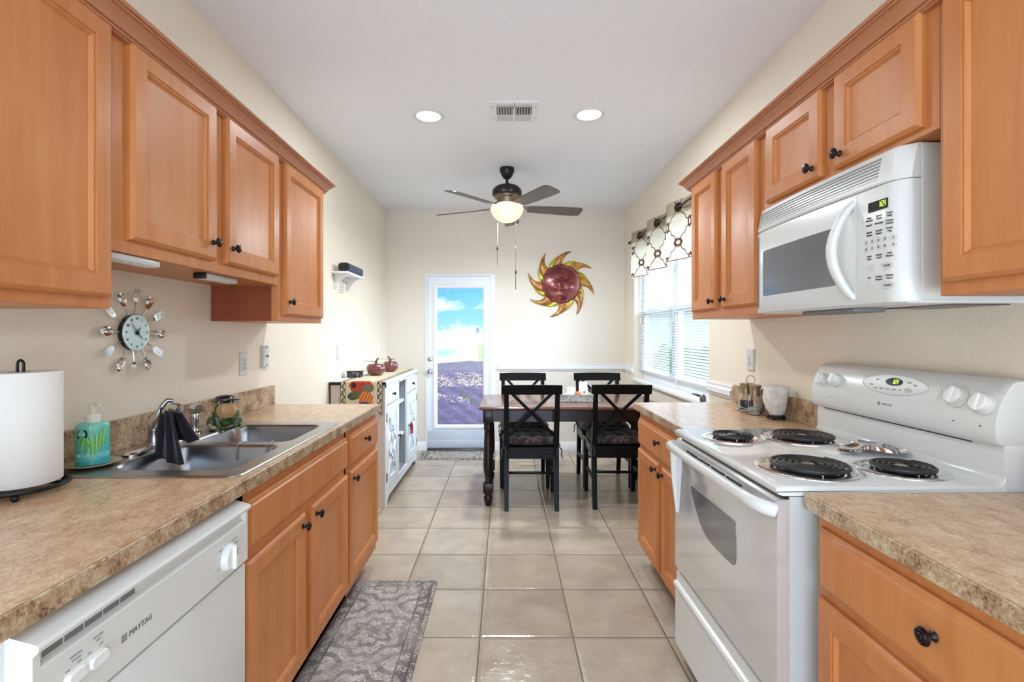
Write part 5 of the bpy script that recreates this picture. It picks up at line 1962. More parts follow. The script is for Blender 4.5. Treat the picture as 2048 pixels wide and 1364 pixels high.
# ------------------------------------------------------------------ wall shelf and speaker
SHY0, SHY1, SHZ = 3.83, 4.275, 1.800
t = thing('wall_shelf', 'small white bracket shelf on the left wall', 'shelf', (XL, 4.05, SHZ))
part('board', MB().box((XL + 0.001, SHY0, SHZ - 0.018), (XL + 0.128, SHY1, SHZ), 0.004), 'white_paint', t)
part('cleat', MB().box((XL + 0.001, SHY0 + 0.06, SHZ - 0.045), (XL + 0.014, SHY1 - 0.06, SHZ - 0.018)), 'white_paint', t)
for y in (3.885, 4.19):
    b = MB(frame((XL + 0.001, y, SHZ - 0.018), (1, 0, 0), (0, 0, 1), (0, -1, 0)))
    pts = [(0, 0), (0.105, 0), (0.105, -0.010), (0.085, -0.018), (0.064, -0.032), (0.048, -0.052), (0.036, -0.075), (0.024, -0.095), (0.012, -0.108), (0, -0.112)]
    b.prism(pts, -0.010, 0.010)
    part('bracket', b, 'white_paint', t)
t = thing('bluetooth_speaker', 'dark rounded bar speaker lying on the white wall shelf', 'speaker', (XL + 0.08, 4.05, SHZ))
b = MB(frame((XL + 0.082, 3.862, SHZ + 0.037), (1, 0, 0), (0, 0, 1), (0, 1, 0)))
rr_ = rrect(-0.044, 0.044, -0.035, 0.035, 0.026, 7)
b.loft([[(p[0] * s, p[1] * s, n) for p in rr_] for s, n in ((0.93, 0.006), (0.98, 0.009), (1.0, 0.016), (1.0, 0.374), (0.98, 0.381), (0.93, 0.384))])
part('body', b, 'speaker_cloth', t)
b = MB(frame((XL + 0.082, 3.862, SHZ + 0.037), (1, 0, 0), (0, 0, 1), (0, 1, 0)))
b.loft([[(p[0] * s, p[1] * s, n) for p in rr_] for s, n in ((0.85, 0.0), (0.95, 0.002), (0.97, 0.007), (0.93, 0.0075))])
part('end_cap', b, 'black', t)

# ------------------------------------------------------------------ switches and outlets
def plate(name, label, cat, f, w, h, style, mat='plate_grey', deep=0.006):
    t = thing(name, label, cat, tuple(f((0, 0, 0))))
    b = MB(f)
    b.rects(-w / 2, w / 2, -h / 2, h / 2, [(0, 0.0005), (0, deep * 0.6), (0.003, deep), (w * 0.2, deep)])
    part('plate', b, mat, t)
    if style == 'rocker':
        b = MB(f).box((-0.016, -0.033, deep - 0.001), (0.016, 0.033, deep + 0.003), 0.0015)
        part('rocker', b, 'white_plastic', t)
        part('groove', MB(f).box((-0.0145, -0.0008, deep + 0.0028), (0.0145, 0.0008, deep + 0.0034)), 'ink', t)
    elif style == 'outlet':
        b = MB(f).box((-0.016, -0.033, deep - 0.001), (0.016, 0.033, deep + 0.002), 0.0015)
        part('socket', b, 'plate_grey', t)
        b = MB(f)
        for q in (-0.019, 0.019):
            b.box((-0.0065, q - 0.002, deep + 0.0015), (-0.0045, q + 0.006, deep + 0.0026)).box((0.0045, q - 0.002, deep + 0.0015), (0.0065, q + 0.006, deep + 0.0026)).prism(circ(0, q - 0.007, 0.0025, n=10), deep + 0.0015, deep + 0.0026)
        b.box((-0.006, -0.004, deep + 0.0015), (0.006, -0.001, deep + 0.0028)).box((-0.006, 0.001, deep + 0.0015), (0.006, 0.004, deep + 0.0028))
        part('slots', b, 'ink', t)
    elif style == 'jack':
        b = MB(f).prism(circ(0, 0, 0.006, n=12), deep - 0.001, deep + 0.010)
        part('jack', b, 'steel_dark', t)
        b = MB(f)
        for q in (-0.048, 0.048):
            b.box((-0.005, q - 0.004, deep - 0.001), (0.005, q + 0.004, deep + 0.003))
        part('screw', b, 'steel_dark', t)
    elif style == 'toggle':
        part('toggle', MB(f).box((-0.004, -0.010, deep), (0.004, 0.010, deep + 0.012), 0.002), 'white_plastic', t)
    return t


plate('power_outlet', 'grey power outlet on the left wall, nearest the sink frog', 'outlet', FL(XL, 2.534, 1.163), 0.072, 0.117, 'outlet')
plate('cable_jack', 'thick grey cable jack plate on the left wall, just past the outlet', 'jack', FL(XL, 2.752, 1.193), 0.066, 0.121, 'jack', deep=0.016)
plate('light_switch', 'light switch on the left wall above the near end of the sideboard', 'switch', FL(XL, 3.98, 1.163), 0.072, 0.117, 'rocker')
plate('light_switch', 'light switch on the left wall behind the pumpkins, near the back corner', 'switch', FL(XL, 5.22, 1.16), 0.085, 0.13, 'rocker', 'white_plastic')
plate('power_outlet', 'white power outlet half hidden under the wall shelf', 'outlet', FL(XL, 4.055, 1.695), 0.062, 0.085, 'outlet', 'white_plastic', 0.012)
plate('power_outlet', 'grey power outlet on the right wall above the salt and pepper mills', 'outlet', FR(XR, 2.722, 1.175), 0.074, 0.118, 'outlet', deep=0.012)

# ------------------------------------------------------------------ cutlery clock
CY, CZc = 1.774, 1.320
t = thing('wall_clock', 'round silver wall clock ringed with forks and spoons', 'clock', (XL, CY, CZc))
f = FL(XL, CY, CZc)
b = MB(f).lathe([(0.058, 0.001), (0.062, 0.002), (0.062, 0.015), (0.058, 0.018)], seg=40)
part('case', b, 'black', t)
b = MB(f).lathe([(0.058, 0.018), (0.0645, 0.019), (0.0650, 0.021), (0.0635, 0.0225), (0.001, 0.0230)], seg=48)
part('face', b, 'clock_face', t)
b = MB(f)
for k in range(12):
    a = radians(90 - 30 * (k + 1))
    g = MB().text(str(k + 1), 0.013, 0, 0, 0.0234, stretch=0.7)
    b.add([(p.x + 0.050 * cos(a), p.y + 0.050 * sin(a), p.z) for p in g.v], g.f)
part('numerals', b, 'ink', t)
b = MB(f)
for ang, L, wd in ((130, 0.044, 0.0018), (-45, 0.036, 0.0022), (55, 0.022, 0.003)):
    a = radians(ang)
    dx, dy = cos(a), sin(a)
    b.loft([[(-dx * 0.01 - dy * wd, -dy * 0.01 + dx * wd, h), (dx * L - dy * wd * 0.4, dy * L + dx * wd * 0.4, h), (dx * L + dy * wd * 0.4, dy * L - dx * wd * 0.4, h), (-dx * 0.01 + dy * wd, -dy * 0.01 - dx * wd, h)] for h in (0.026, 0.027)])
b.lathe([(0.005, 0.023), (0.005, 0.029), (0.001, 0.030)])
part('hands', b, 'black', t)
for k in range(12):
    a = radians(90 - 30 * k - 2)
    dx, dy = cos(a), sin(a)
    g = lambda p, dx=dx, dy=dy: f((p[0] * dx - p[1] * dy, p[0] * dy + p[1] * dx, p[2] - 0.012))
    b = MB(g)
    b.tube([(0.055, 0, 0.022), (0.085, 0, 0.026), (0.104, 0, 0.028)], [0.003, 0.0026, 0.0024], 8)
    if k % 2:
        n = 12
        def bowl(i, j, lay):
            r = i
            th = 2 * pi * j
            x = 0.128 + r * 0.027 * cos(th)
            wv = 0.0165 * (1 + 0.12 * cos(th))
            y = r * wv * sin(th)
            z = 0.028 - 0.009 * (1 - r * r) + lay
            return (x, y, z)
        b.grid(lambda i, j: bowl(max(i, 0.02), j, 0.0), 6, 24)
        b.grid(lambda i, j: bowl(max(i, 0.02), j, 0.0016), 6, 24)
        b.loft([[bowl(1, q / 24, z) for q in range(24)] for z in (0, 0.0016)], False, False)
        part('spoon', b, 'chrome', t, angle=60)
    else:
        pr = [(0.100, 0.003), (0.108, 0.006), (0.116, 0.0115), (0.124, 0.012)]
        zz = [0.028, 0.026, 0.025, 0.026]
        b.loft([[(x, -w_, z), (x, w_, z), (x, w_, z + 0.0018), (x, -w_, z + 0.0018)] for (x, w_), z in zip(pr, zz)])
        for q in range(4):
            yy = -0.0103 + q * 0.00687
            b.loft([[(x, yy - w_, z), (x, yy + w_, z), (x, yy + w_, z + 0.0016), (x, yy - w_, z + 0.0016)] for x, w_, z in ((0.123, 0.0019, 0.026), (0.140, 0.0016, 0.029), (0.157, 0.0009, 0.034))])
        part('fork', b, 'chrome', t)

# ------------------------------------------------------------------ under-cabinet lights
for lab, y0, y1, x in (('slim under-cabinet light bar nearer the camera, below the short cabinet above the clock', 1.17, 1.50, -1.060), ('slim under-cabinet light bar farther along, below the short cabinet, with dark end cap', 1.775, 1.985, -1.088)):
    t = thing('cabinet_light', lab, 'light', (x, (y0 + y1) / 2, 1.535)) if y0 > 1.5 else thing('cabinet_light', lab, 'light', (x, (y0 + y1) / 2, 1.535))
    y0c = max(y0, 1.31)
    part('housing', MB().box((x - 0.022, y0c, 1.514), (x + 0.022, y1, 1.5345), 0.005), 'plate_grey', t)
    part('end_cap', MB().box((x - 0.023, y0c - 0.006, 1.512), (x + 0.023, y0c + 0.004, 1.5345), 0.004), 'black', t)
    part('lens', MB().box((x - 0.016, y0c + 0.012, 1.5125), (x + 0.016, y1 - 0.012, 1.515), 0.001, 1), 'white_plastic', t)

# ------------------------------------------------------------------ paper towel
PX, PY = -1.222, 1.255
t = thing('paper_towel_holder', 'black wire paper towel holder on the left worktop', 'holder', (PX, PY, 0.915))
ring = [(PX + 0.094 * cos(2 * pi * k / 40), PY + 0.094 * sin(2 * pi * k / 40), 0.934) for k in range(40)]
b = MB().tube(ring, 0.0055, 8, closed=True)
for k in range(3):
    a = 2 * pi * k / 3 + 0.4
    b.tube([(PX, PY, 0.934), (PX + 0.094 * cos(a), PY + 0.094 * sin(a), 0.934)], 0.004, 8)
part('base_ring', b, 'black_iron', t)
b = MB()
for k in range(3):
    a = 2 * pi * k / 3 - 0.9
    b.ell((PX + 0.094 * cos(a), PY + 0.094 * sin(a), 0.9235), (0.0085, 0.0085, 0.0085), 12, 8)
part('foot', b, 'black_iron', t)
b = MB().tube([(PX - 0.008, PY, 0.935), (PX - 0.008, PY, 1.235)] + [(PX - 0.008 * cos(pi * k / 10), PY, 1.237 + 0.012 * sin(pi * k / 10)) for k in range(11)] + [(PX + 0.008, PY, 1.235), (PX + 0.008, PY, 0.935)], 0.0032, 8)
part('post', b, 'black_iron', t)
t = thing('paper_towel_roll', 'thick white paper towel roll standing on the black holder', 'paper towel', (PX, PY, 0.94))
b = MB().lathe([(0.022, 0.001), (0.080, 0.001), (0.0815, 0.003), (0.0815, 0.276), (0.080, 0.279), (0.022, 0.279)], (PX, PY, 0.941), seg=56)
b.f = b.f[:-2]
b.lathe([(0.022, 0.279), (0.022, 0.001)], (PX, PY, 0.941), seg=56)
b.f = b.f[:-2]
part('sheets', b, 'paper', t, angle=40)
part('core', MB().loft([[(PX + 0.0218 * cos(2 * pi * k / 30), PY + 0.0218 * sin(2 * pi * k / 30), z) for k in range(30)] for z in (0.943, 1.2195)], False, False), 'buffet_side', t)

# ------------------------------------------------------------------ soap on its saucer
SX, SY = -1.236, 1.492
b = MB().lathe([(0.03, 0.0), (0.042, 0.002), (0.062, 0.007), (0.066, 0.010), (0.064, 0.0105), (0.042, 0.006), (0.001, 0.005)], (SX, SY, 0.9210), seg=40, mod=lambda a, r, h: r * (1 + 0.10 * abs(sin(a))))
single('soap_dish', b, 'saucer', 'small greenish oval dish under the soap bottle', 'dish', (SX, SY, 0.921))
z0 = 0.9275
t = thing('soap_bottle', 'turquoise pump soap bottle with green palm leaves beside the paper towel', 'soap', (SX, SY, z0))
def so(a, z):
    """bottle surface, oval plan turned towards the camera"""
    k = 1.0 if z < 0.112 else 1.0 - 0.35 * ((z - 0.112) / 0.014) ** 2
    k *= 0.985 + 0.015 * min(1, z / 0.01)
    rx, ry = 0.041 * k, 0.027 * k
    x, y = rx * cos(a), ry * sin(a)
    c, s_ = cos(SROT), sin(SROT)
    return (SX + x * c - y * s_, SY + x * s_ + y * c, z0 + z)
SROT = radians(38)
rings = []
for z in (0.0, 0.003, 0.02, 0.05, 0.08, 0.105, 0.112, 0.117, 0.121, 0.124):
    rings.append([so(2 * pi * k / 48, z) for k in range(48)])
part('bottle', MB().loft(rings), 'soap_body', t, angle=60)
b = MB()
def strip(pts, wds, lift=0.0006):
    """leaf blade on the bottle surface: pts (angle, z)"""
    L, R = [], []
    for (a, z), w_ in zip(pts, wds):
        L.append((a - w_, z))
        R.append((a + w_, z))
    vs_, fs_ = [], []
    for (a, z) in L + R:
        x, y, zz = so(a, z)
        n = Vector((x - SX, y - SY, 0)).normalized() * lift
        vs_.append((x + n.x, y + n.y, zz))
    n_ = len(pts)
    for i in range(n_ - 1):
        fs_.append((i, i + 1, n_ + i + 1, n_ + i))
    return vs_, fs_
AF = radians(-90) - 0.0      # bottle's broad face looks along its local -y
bp = MB()
for k in range(9):
    a0 = AF + 0.75 - 0.13 * k
    zt_ = 0.112 - 0.004 * k
    pts = [(a0 - 0.1 * q * q + 0.35 * q * (k / 9.0 - 0.3), zt_ - 0.055 * q - 0.012 * q * q) for q in (0, 0.25, 0.5, 0.75, 1.0)]
    v_, f_ = strip(pts, [0.012, 0.04, 0.045, 0.03, 0.002])
    (b if k % 2 else bp).add(v_, f_)
for k in range(8):
    a0 = AF - 0.45
    ang = radians(-35 - 24 * k)
    pts = [(a0 + 0.9 * q * cos(ang), 0.082 + 0.052 * q * sin(ang) - 0.004 * q) for q in (0, 0.3, 0.6, 1.0)]
    v_, f_ = strip(pts, [0.02, 0.05, 0.04, 0.003], 0.0008)
    (bp if k % 3 == 0 else b).add(v_, f_)
part('leaf_print', b, 'leaf', t)
part('leaf_print', bp, 'leaf_pale', t, label='pale leaf print')
b = MB()
v_, f_ = strip([(AF - 0.64, 0.080), (AF - 0.64, 0.088), (AF - 0.64, 0.096), (AF - 0.64, 0.104)], [0.30, 0.36, 0.36, 0.28], 0.0012)
b.add(v_, f_)
part('label', b, 'label_black', t)
b = MB()
v_, f_ = strip([(AF - 0.64, 0.089), (AF - 0.64, 0.094)], [0.26, 0.26], 0.0018)
for q in range(8):
    aq = AF - 0.90 + q * 0.066
    v_, f_ = strip([(aq, 0.0885 + (q % 2) * 0.001), (aq, 0.0955)], [0.018, 0.018], 0.0018)
    b.add(v_, f_)
v_, f_ = strip([(AF - 0.75, 0.0995), (AF - 0.75, 0.101)], [0.16, 0.16], 0.0018)
b.add(v_, f_)
v_, f_ = strip([(AF - 0.55, 0.026), (AF - 0.55, 0.033)], [0.35, 0.35], 0.0010)
b.add(v_, f_)
part('label_print', b, 'label_white', t)
b = MB().lathe([(0.016, 0.122), (0.019, 0.123), (0.019, 0.142), (0.017, 0.145), (0.006, 0.146), (0.005, 0.150)], (SX, SY, z0), seg=24)
part('collar', b, 'pump', t)
b = MB().lathe([(0.006, 0.146), (0.0065, 0.152), (0.009, 0.156), (0.010, 0.168), (0.012, 0.178), (0.013, 0.180), (0.001, 0.181)], (SX, SY, z0), seg=18)
b.tube([(SX + 0.004, SY - 0.002, z0 + 0.177), (SX + 0.020, SY - 0.010, z0 + 0.179), (SX + 0.036, SY - 0.018, z0 + 0.176)], [0.006, 0.005, 0.0035], 10)
part('pump_head', b, 'pump', t)

# ------------------------------------------------------------------ frog
FX, FY, FZ = -1.178, 2.095, 0.9212
FROT = radians(-52)
t = thing('frog_figurine', 'green ceramic frog with open tan mouth and black cap on the sink deck', 'figurine', (FX, FY, FZ))
def fw(p):
    c, s_ = cos(FROT), sin(FROT)
    return (FX + p[0] * c - p[1] * s_, FY + p[0] * s_ + p[1] * c, FZ + p[2])
b = MB(fw)
# local +x is where the frog faces
b.ell((0.0, 0, 0.045), (0.042, 0.045, 0.044), 24, 16)
b.ell((0.006, 0, 0.082), (0.036, 0.042, 0.040), 24, 16)
for s_ in (-1, 1):
    b.ell((-0.012, s_ * 0.048, 0.026), (0.034, 0.020, 0.026), 18, 12)
    b.ell((0.026, s_ * 0.052, 0.008), (0.034, 0.013, 0.008), 16, 10)
    b.ell((0.050, s_ * 0.060, 0.006), (0.016, 0.008, 0.006), 12, 8)
    b.ell((0.052, s_ * 0.048, 0.006), (0.016, 0.007, 0.006), 12, 8)
    b.ell((0.022, s_ * 0.022, 0.110), (0.015, 0.015, 0.014), 14, 10)
    b.tube([(0.012, s_ * 0.040, 0.070), (0.030, s_ * 0.038, 0.045), (0.042, s_ * 0.030, 0.016), (0.052, s_ * 0.026, 0.007)], [0.013, 0.011, 0.009, 0.008], 10)
fo = part('body', b, 'frog_green', t, angle=80)
rm = fo.modifiers.new('merge', 'REMESH')
rm.mode = 'VOXEL'
rm.voxel_size = 0.0026
rm.use_smooth_shade = True
sm = fo.modifiers.new('soften', 'SMOOTH')
sm.factor = 0.6
sm.iterations = 4
b = MB(fw)
def mouth(i, j):
    th = 2 * pi * j
    r = max(i, 0.02)
    y = 0.038 * r * math.copysign(abs(cos(th)) ** 0.8, cos(th))
    z = 0.075 + 0.031 * r * math.copysign(abs(sin(th)) ** 0.8, sin(th))
    k = 1 - (y / 0.046) ** 2 - ((z - 0.072) / 0.050) ** 2
    x = 0.004 + 0.0405 * math.sqrt(max(0.02, k)) - 0.004 * (1 - r) + 0.0035
    return (x, y, z)
b.grid(mouth, 8, 32)
part('mouth', b, 'frog_tan', t, angle=70)
b = MB(fw)
for s_ in (-1, 1):
    b.ell((0.032, s_ * 0.023, 0.110), (0.0075, 0.009, 0.009), 14, 10)
ey = part('eye', b, 'eye_white', t)
b = MB(fw)
for s_ in (-1, 1):
    b.ell((0.0375, s_ * 0.0225, 0.1105), (0.004, 0.0055, 0.0062), 12, 8)
part('pupil', b, 'frog_black', ey)
b = MB(fw)
b.lathe([(0.040, 0.112), (0.043, 0.116), (0.042, 0.122), (0.034, 0.131), (0.018, 0.136), (0.001, 0.137)], (-0.010, 0, 0), seg=28)
def brim(i, j, lay):
    th = -1.2 + 2.4 * j
    r = 0.036 + 0.022 * i
    return (-0.006 + r * cos(th), 0.95 * r * sin(th), 0.120 - 0.003 * i + lay + 0.002 * cos(th * 2))
b.grid(lambda i, j: brim(i, j, 0), 5, 16)
b.grid(lambda i, j: brim(i, j, 0.004), 5, 16)
b.loft([[brim(1, q / 16, z) for q in range(17)] for z in (0, 0.004)], False, False, False)
b.ell((-0.042, 0.0, 0.106), (0.022, 0.034, 0.022), 18, 12)
part('cap', b, 'frog_black', t, angle=60)
b = MB(fw)
for s_ in (-1,):
    b.ell((0.030, s_ * 0.050, 0.010), (0.030, 0.014, 0.009), 16, 10)
    b.ell((0.010, s_ * 0.056, 0.014), (0.016, 0.010, 0.013), 16, 10)
part('foot', b, 'frog_cream', t, label='cream front foot')

# ------------------------------------------------------------------ mills in their caddy, rock
GX = 1.247
t = thing('condiment_caddy', 'small wire caddy with ring handle holding salt and pepper mills', 'caddy', (GX, 2.53, 0.915))
b = MB()
rc = [(GX + p[0], 2.525 + p[1], 0.921) for p in rrect(-0.038, 0.038, -0.088, 0.088, 0.03)]
b.tube(rc, 0.0022, 6, closed=True)
rc2 = [(x, y, 0.940) for x, y, z in rc]
b.tube(rc2, 0.0022, 6, closed=True)
for (x, y) in ((-0.036, -0.06), (0.036, -0.06), (-0.036, 0.06), (0.036, 0.06), (0.0, 0.088), (0.0, -0.088)):
    b.tube([(GX + x, 2.525 + y, 0.9165), (GX + x, 2.525 + y, 0.940)], 0.002, 6)
b.box((GX - 0.036, 2.44, 0.9185), (GX + 0.036, 2.61, 0.9205))
part('rack', b, 'satin_chrome', t)
b = MB().tube([(GX, 2.525, 0.921), (GX, 2.525, 1.06)] + [(GX + 0.022 * sin(2 * pi * k / 20), 2.525, 1.082 - 0.022 * cos(2 * pi * k / 20)) for k in range(1, 20)], 0.0022, 6)
part('ring_handle', b, 'satin_chrome', t)
for lab, y, fill in (('glass salt mill in the wire caddy, nearer the stove', 2.482, 'salt'), ('glass pepper mill with dark peppercorns, in the caddy nearer the window', 2.572, 'pepper')):
    z0 = 0.9212
    t = thing('spice_mill', lab, 'mill', (GX, y, z0), 'salt and pepper mills')
    part('jar', MB().lathe([(0.030, 0.0), (0.032, 0.004), (0.033, 0.03), (0.033, 0.055), (0.026, 0.078), (0.024, 0.088), (0.0225, 0.088), (0.0245, 0.077), (0.0312, 0.054), (0.0312, 0.006), (0.001, 0.005)], (GX, y, z0), seg=28), 'jar_glass', t)
    hf = 0.028 if fill == 'salt' else 0.050
    part('filling', MB().lathe([(0.0302, 0.0062), (0.0302, hf), (0.001, hf + 0.003)], (GX, y, z0), seg=24), fill, t)
    part('cap', MB().lathe([(0.025, 0.086), (0.0255, 0.088), (0.024, 0.105), (0.027, 0.126), (0.031, 0.136), (0.031, 0.139), (0.022, 0.142), (0.001, 0.143)], (GX, y, z0), seg=28), 'nickel', t)
RX, RY = 1.272, 2.335
t = thing('rock_stand', 'small black scrolled iron stand under the white rock', 'stand', (RX, RY, 0.915))
b = MB()
b.lathe([(0.036, 0.010), (0.040, 0.012), (0.040, 0.020), (0.034, 0.022), (0.001, 0.022)], (RX, RY, 0.915), seg=28)
part('plate', b, 'black_iron', t)
for k in range(4):
    a = pi / 4 + pi / 2 * k
    part('foot', MB().ell((RX + 0.034 * cos(a), RY + 0.034 * sin(a), 0.9215), (0.009, 0.009, 0.0062), 12, 8), 'black_iron', t)
b = MB()
def scroll(cx, cz, r, a0, a1, n=16):
    return [(RX - 0.045 + 0.0, RY + cx + (r * (1 - 0.6 * k / n)) * cos(a0 + (a1 - a0) * k / n), cz + (r * (1 - 0.6 * k / n)) * sin(a0 + (a1 - a0) * k / n)) for k in range(n + 1)]
up_ = scroll(0.034, 1.035, 0.017, pi, -2.2)
dn_ = scroll(0.036, 0.953, 0.015, pi * 0.6, 2 * pi + 1.2)
b.tube(list(reversed(up_)) + [(RX - 0.045, RY + 0.022, 1.005), (RX - 0.045, RY + 0.024, 0.982)] + dn_, 0.0035, 8)
part('scroll', b, 'black_iron', t)
b = MB()
rs = random.Random(3)
prs = []
for k in range(9):
    q = k / 8
    prs.append((0.030 + 0.026 * sin(min(1, q * 1.25) * pi * 0.55), 0.0 + 0.133 * q))
prs = [(0.006, 0.0)] + prs + [(0.03, 0.138)]
ph = [rs.uniform(0, 6.28) for _ in range(6)]
b.lathe(prs, (RX, RY, 0.9376), seg=40, mod=lambda a, r, h: r * (0.9 + 0.11 * sin(2 * a + ph[0]) + 0.05 * sin(5 * a + ph[1] + h * 40) + 0.04 * sin(3 * a + h * 60 + ph[2])))
ob = single('salt_rock', b, 'rock', 'rough white rock standing on the black iron base by the stove', 'rock', (RX, RY, 0.9376), angle=25)

# window-end handle on the sill
t = thing('window_crank', 'small grey crank handle at the stove-side end of the window sill', 'handle', (1.315, 3.24, 0.863))
t.location = (1.325, 3.33, 0.863)
t['org'] = (1.325, 3.33, 0.863)
part('hub', MB().lathe([(0.020, 0), (0.020, 0.02), (0.015, 0.04), (0.009, 0.046), (0.001, 0.047)], (1.325, 3.33, 0.8635)), 'steel_dark', t)
part('lever', MB().tube([(1.325, 3.33, 0.893), (1.312, 3.40, 0.900), (1.305, 3.47, 0.898)], [0.010, 0.009, 0.004], 10, 0.7), 'steel_dark', t)

# ------------------------------------------------------------------ blinds and valance
for lab, a0, a1 in (('white slatted blind on the window half nearer the stove', WY0 + 0.012, YM - 0.012), ('white slatted blind on the window half nearer the back wall', YM + 0.012, WY1 - 0.012)):
    xb = XR + 0.055
    t = thing('window_blind', lab, 'blind', (xb, (a0 + a1) / 2, WZ1 - 0.03), 'white window blinds')
    part('head_rail', MB().box((xb - 0.018, a0, WZ1 - 0.035), (xb + 0.018, a1, WZ1 - 0.004), 0.003), 'blind', t)
    b = MB()
    n = 56
    zb, ztp = 0.965, WZ1 - 0.045
    tilt = radians(34)
    for k in range(n):
        z = zb + (ztp - zb) * k / (n - 1)
        dx, dz = 0.0125 * cos(tilt), 0.0125 * sin(tilt)
        b.loft([[(xb - dx, y, z - dz), (xb, y, z + 0.0018), (xb + dx, y, z + dz), (xb, y, z + 0.0010)] for y in (a0 + 0.004, a1 - 0.004)])
    part('slats', b, 'blind', t)
    part('bottom_rail', MB().box((xb - 0.013, a0 + 0.004, 0.938), (xb + 0.013, a1 - 0.004, 0.956), 0.003), 'blind', t)
    b = MB()
    for q in (0.14, 0.5, 0.86):
        y = a0 + (a1 - a0) * q
        for dx in (-0.0125, 0.0125):
            b.tube([(xb + dx, y, 0.95), (xb + dx, y, WZ1 - 0.03)], 0.0009, 4)
    part('ladder_cord', b, 'blind', t)
    part('tilt_wand', MB().tube([(xb - 0.024, a1 - 0.10, WZ1 - 0.03), (xb - 0.024, a1 - 0.10, 1.42)], 0.003, 6), 'window_glass' if False else 'white_plastic', t)

VX, VZ0, VZ1, VY0, VY1 = 1.285, 1.865, 2.310, 3.17, 5.07
RODZ = 2.255
t = thing('curtain_rod', 'thin dark curtain rod above the window carrying the valance', 'rod', (VX, 4.12, RODZ))
part('pole', MB().tube([(VX, VY0 - 0.06, RODZ), (VX, VY1 + 0.05, RODZ)], 0.009, 12), 'grommet', t)
for y in (VY0 - 0.03, VY1 + 0.02):
    part('bracket', MB().tube([(VX, y, RODZ), (XR - 0.001, y, RODZ)], 0.006, 8), 'grommet', t)
part('finial', MB().ell((VX, VY1 + 0.06, RODZ), (0.016, 0.02, 0.016), 14, 10), 'grommet', t)
PIT = 0.268
def wave(y):
    return VX + 0.034 * sin(2 * pi * (y - 3.42) / (2 * PIT) + pi / 2 * 0)
t = thing('valance', 'cream window valance with brown trellis pattern and dark grommets', 'valance', (VX, 4.12, RODZ))
vs, fs, uv = [], [], []
NU, NV = 240, 10
arc = 0.0
prev = None
arcs = []
for i in range(NU + 1):
    y = VY0 + (VY1 - VY0) * i / NU
    p = Vector((wave(y), y))
    if prev is not None:
        arc += (p - prev).length
    arcs.append(arc)
    prev = p
for lay in (0, 1):
    for j in range(NV + 1):
        for i in range(NU + 1):
            y = VY0 + (VY1 - VY0) * i / NU
            z = VZ0 + (VZ1 - VZ0) * j / NV
            am = 1.0 + 0.25 * (1 - j / NV)
            vs.append((VX + (wave(y) - VX) * am + 0.0012 * lay, y, z))
            uv.append((arcs[i], z - VZ0))
W = NU + 1
Q = W * (NV + 1)
for j in range(NV):
    for i in range(NU):
        a = j * W + i
        fs += [(a, a + 1, a + W + 1, a + W), (Q + a, Q + a + W, Q + a + W + 1, Q + a + 1)]
for j in range(NV):
    for i in (0, NU):
        a = j * W + i
        fs.append((a, a + W, Q + a + W, Q + a))
for i in range(NU):
    for j in (0, NV):
        a = j * W + i
        fs.append((a, a + 1, Q + a + 1, Q + a))
part('cloth', MB().add(vs, fs), 'valance', t, angle=80, uv=uv)
k = 0
y = 3.42
while y < VY1 - 0.03:
    # grommets sit where the cloth crosses the rod
    sl = 0.034 * (2 * pi / (2 * PIT)) * cos(2 * pi * (y - 3.42) / (2 * PIT))
    T = Vector((sl, 1, 0)).normalized()
    U = T
    V = Vector((0, 0, 1))
    N = U.cross(V)
    f = frame((wave(y), y, RODZ), U, V, N)
    b = MB(f)
    for sgn in (1,):
        b.loft([[(r * cos(2 * pi * q / 28), r * sin(2 * pi * q / 28), n) for q in range(28)] for r, n in ((0.034, -0.003), (0.036, 0.0), (0.034, 0.0035), (0.026, 0.0045), (0.020, 0.002), (0.020, -0.002), (0.026, -0.004), (0.034, -0.003))], False, False)
        b.prism(circ(0, 0, 0.0205), -0.0018, 0.0022)
    part('grommet', b, 'grommet', t)
    y += PIT

# ------------------------------------------------------------------ sun plaque
UX, UZ = 0.632, 1.879
f = FB(UX, YB, UZ)
t = thing('sun_plaque', 'metal sun face with curling golden rays on the back wall', 'wall art', (UX, YB, UZ))
def ray(base_ang, r0, r1, w0, curl, mat, nm, z=0.006, hgt=0.014):
    n = 14
    cl = []
    for k in range(n + 1):
        s_ = k / n
        r = r0 + (r1 - r0) * (s_ ** 0.95)
        a = base_ang - curl * s_ ** 1.7
        cl.append((Vector((r * cos(a), r * sin(a))), w0 * (1 - s_) ** 0.75 * (1 + 0.35 * sin(pi * min(1, s_ * 1.5))) + 0.0012))
    vs, fs = [], []
    cols = 6
    for k, (c, w_) in enumerate(cl):
        a = cl[min(k + 1, n)][0] - cl[max(k - 1, 0)][0]
        nn = Vector((-a.y, a.x)).normalized()
        for q in range(cols + 1):
            u = q / cols * 2 - 1
            p = c + nn * (w_ * u)
            h = z + hgt * (1 - u * u) * min(1, w_ / w0 + 0.15)
            vs.append((p.x, p.y, h))
    for k in range(n):
        for q in range(cols):
            a = k * (cols + 1) + q
            fs.append((a, a + 1, a + cols + 2, a + cols + 1))
    m = len(vs)
    vs += [(v[0], v[1], z - 0.002) for v in vs]
    for k in range(n):
        for q in (0, cols):
            a = k * (cols + 1) + q
            fs.append((a, a + cols + 1, m + a + cols + 1, m + a))
    for k in range(n):
        for q in range(cols):
            a = m + k * (cols + 1) + q
            fs.append((a, a + cols + 1, a + cols + 2, a + 1))
    part(nm, MB(f).add(vs, fs), mat, t, angle=60)
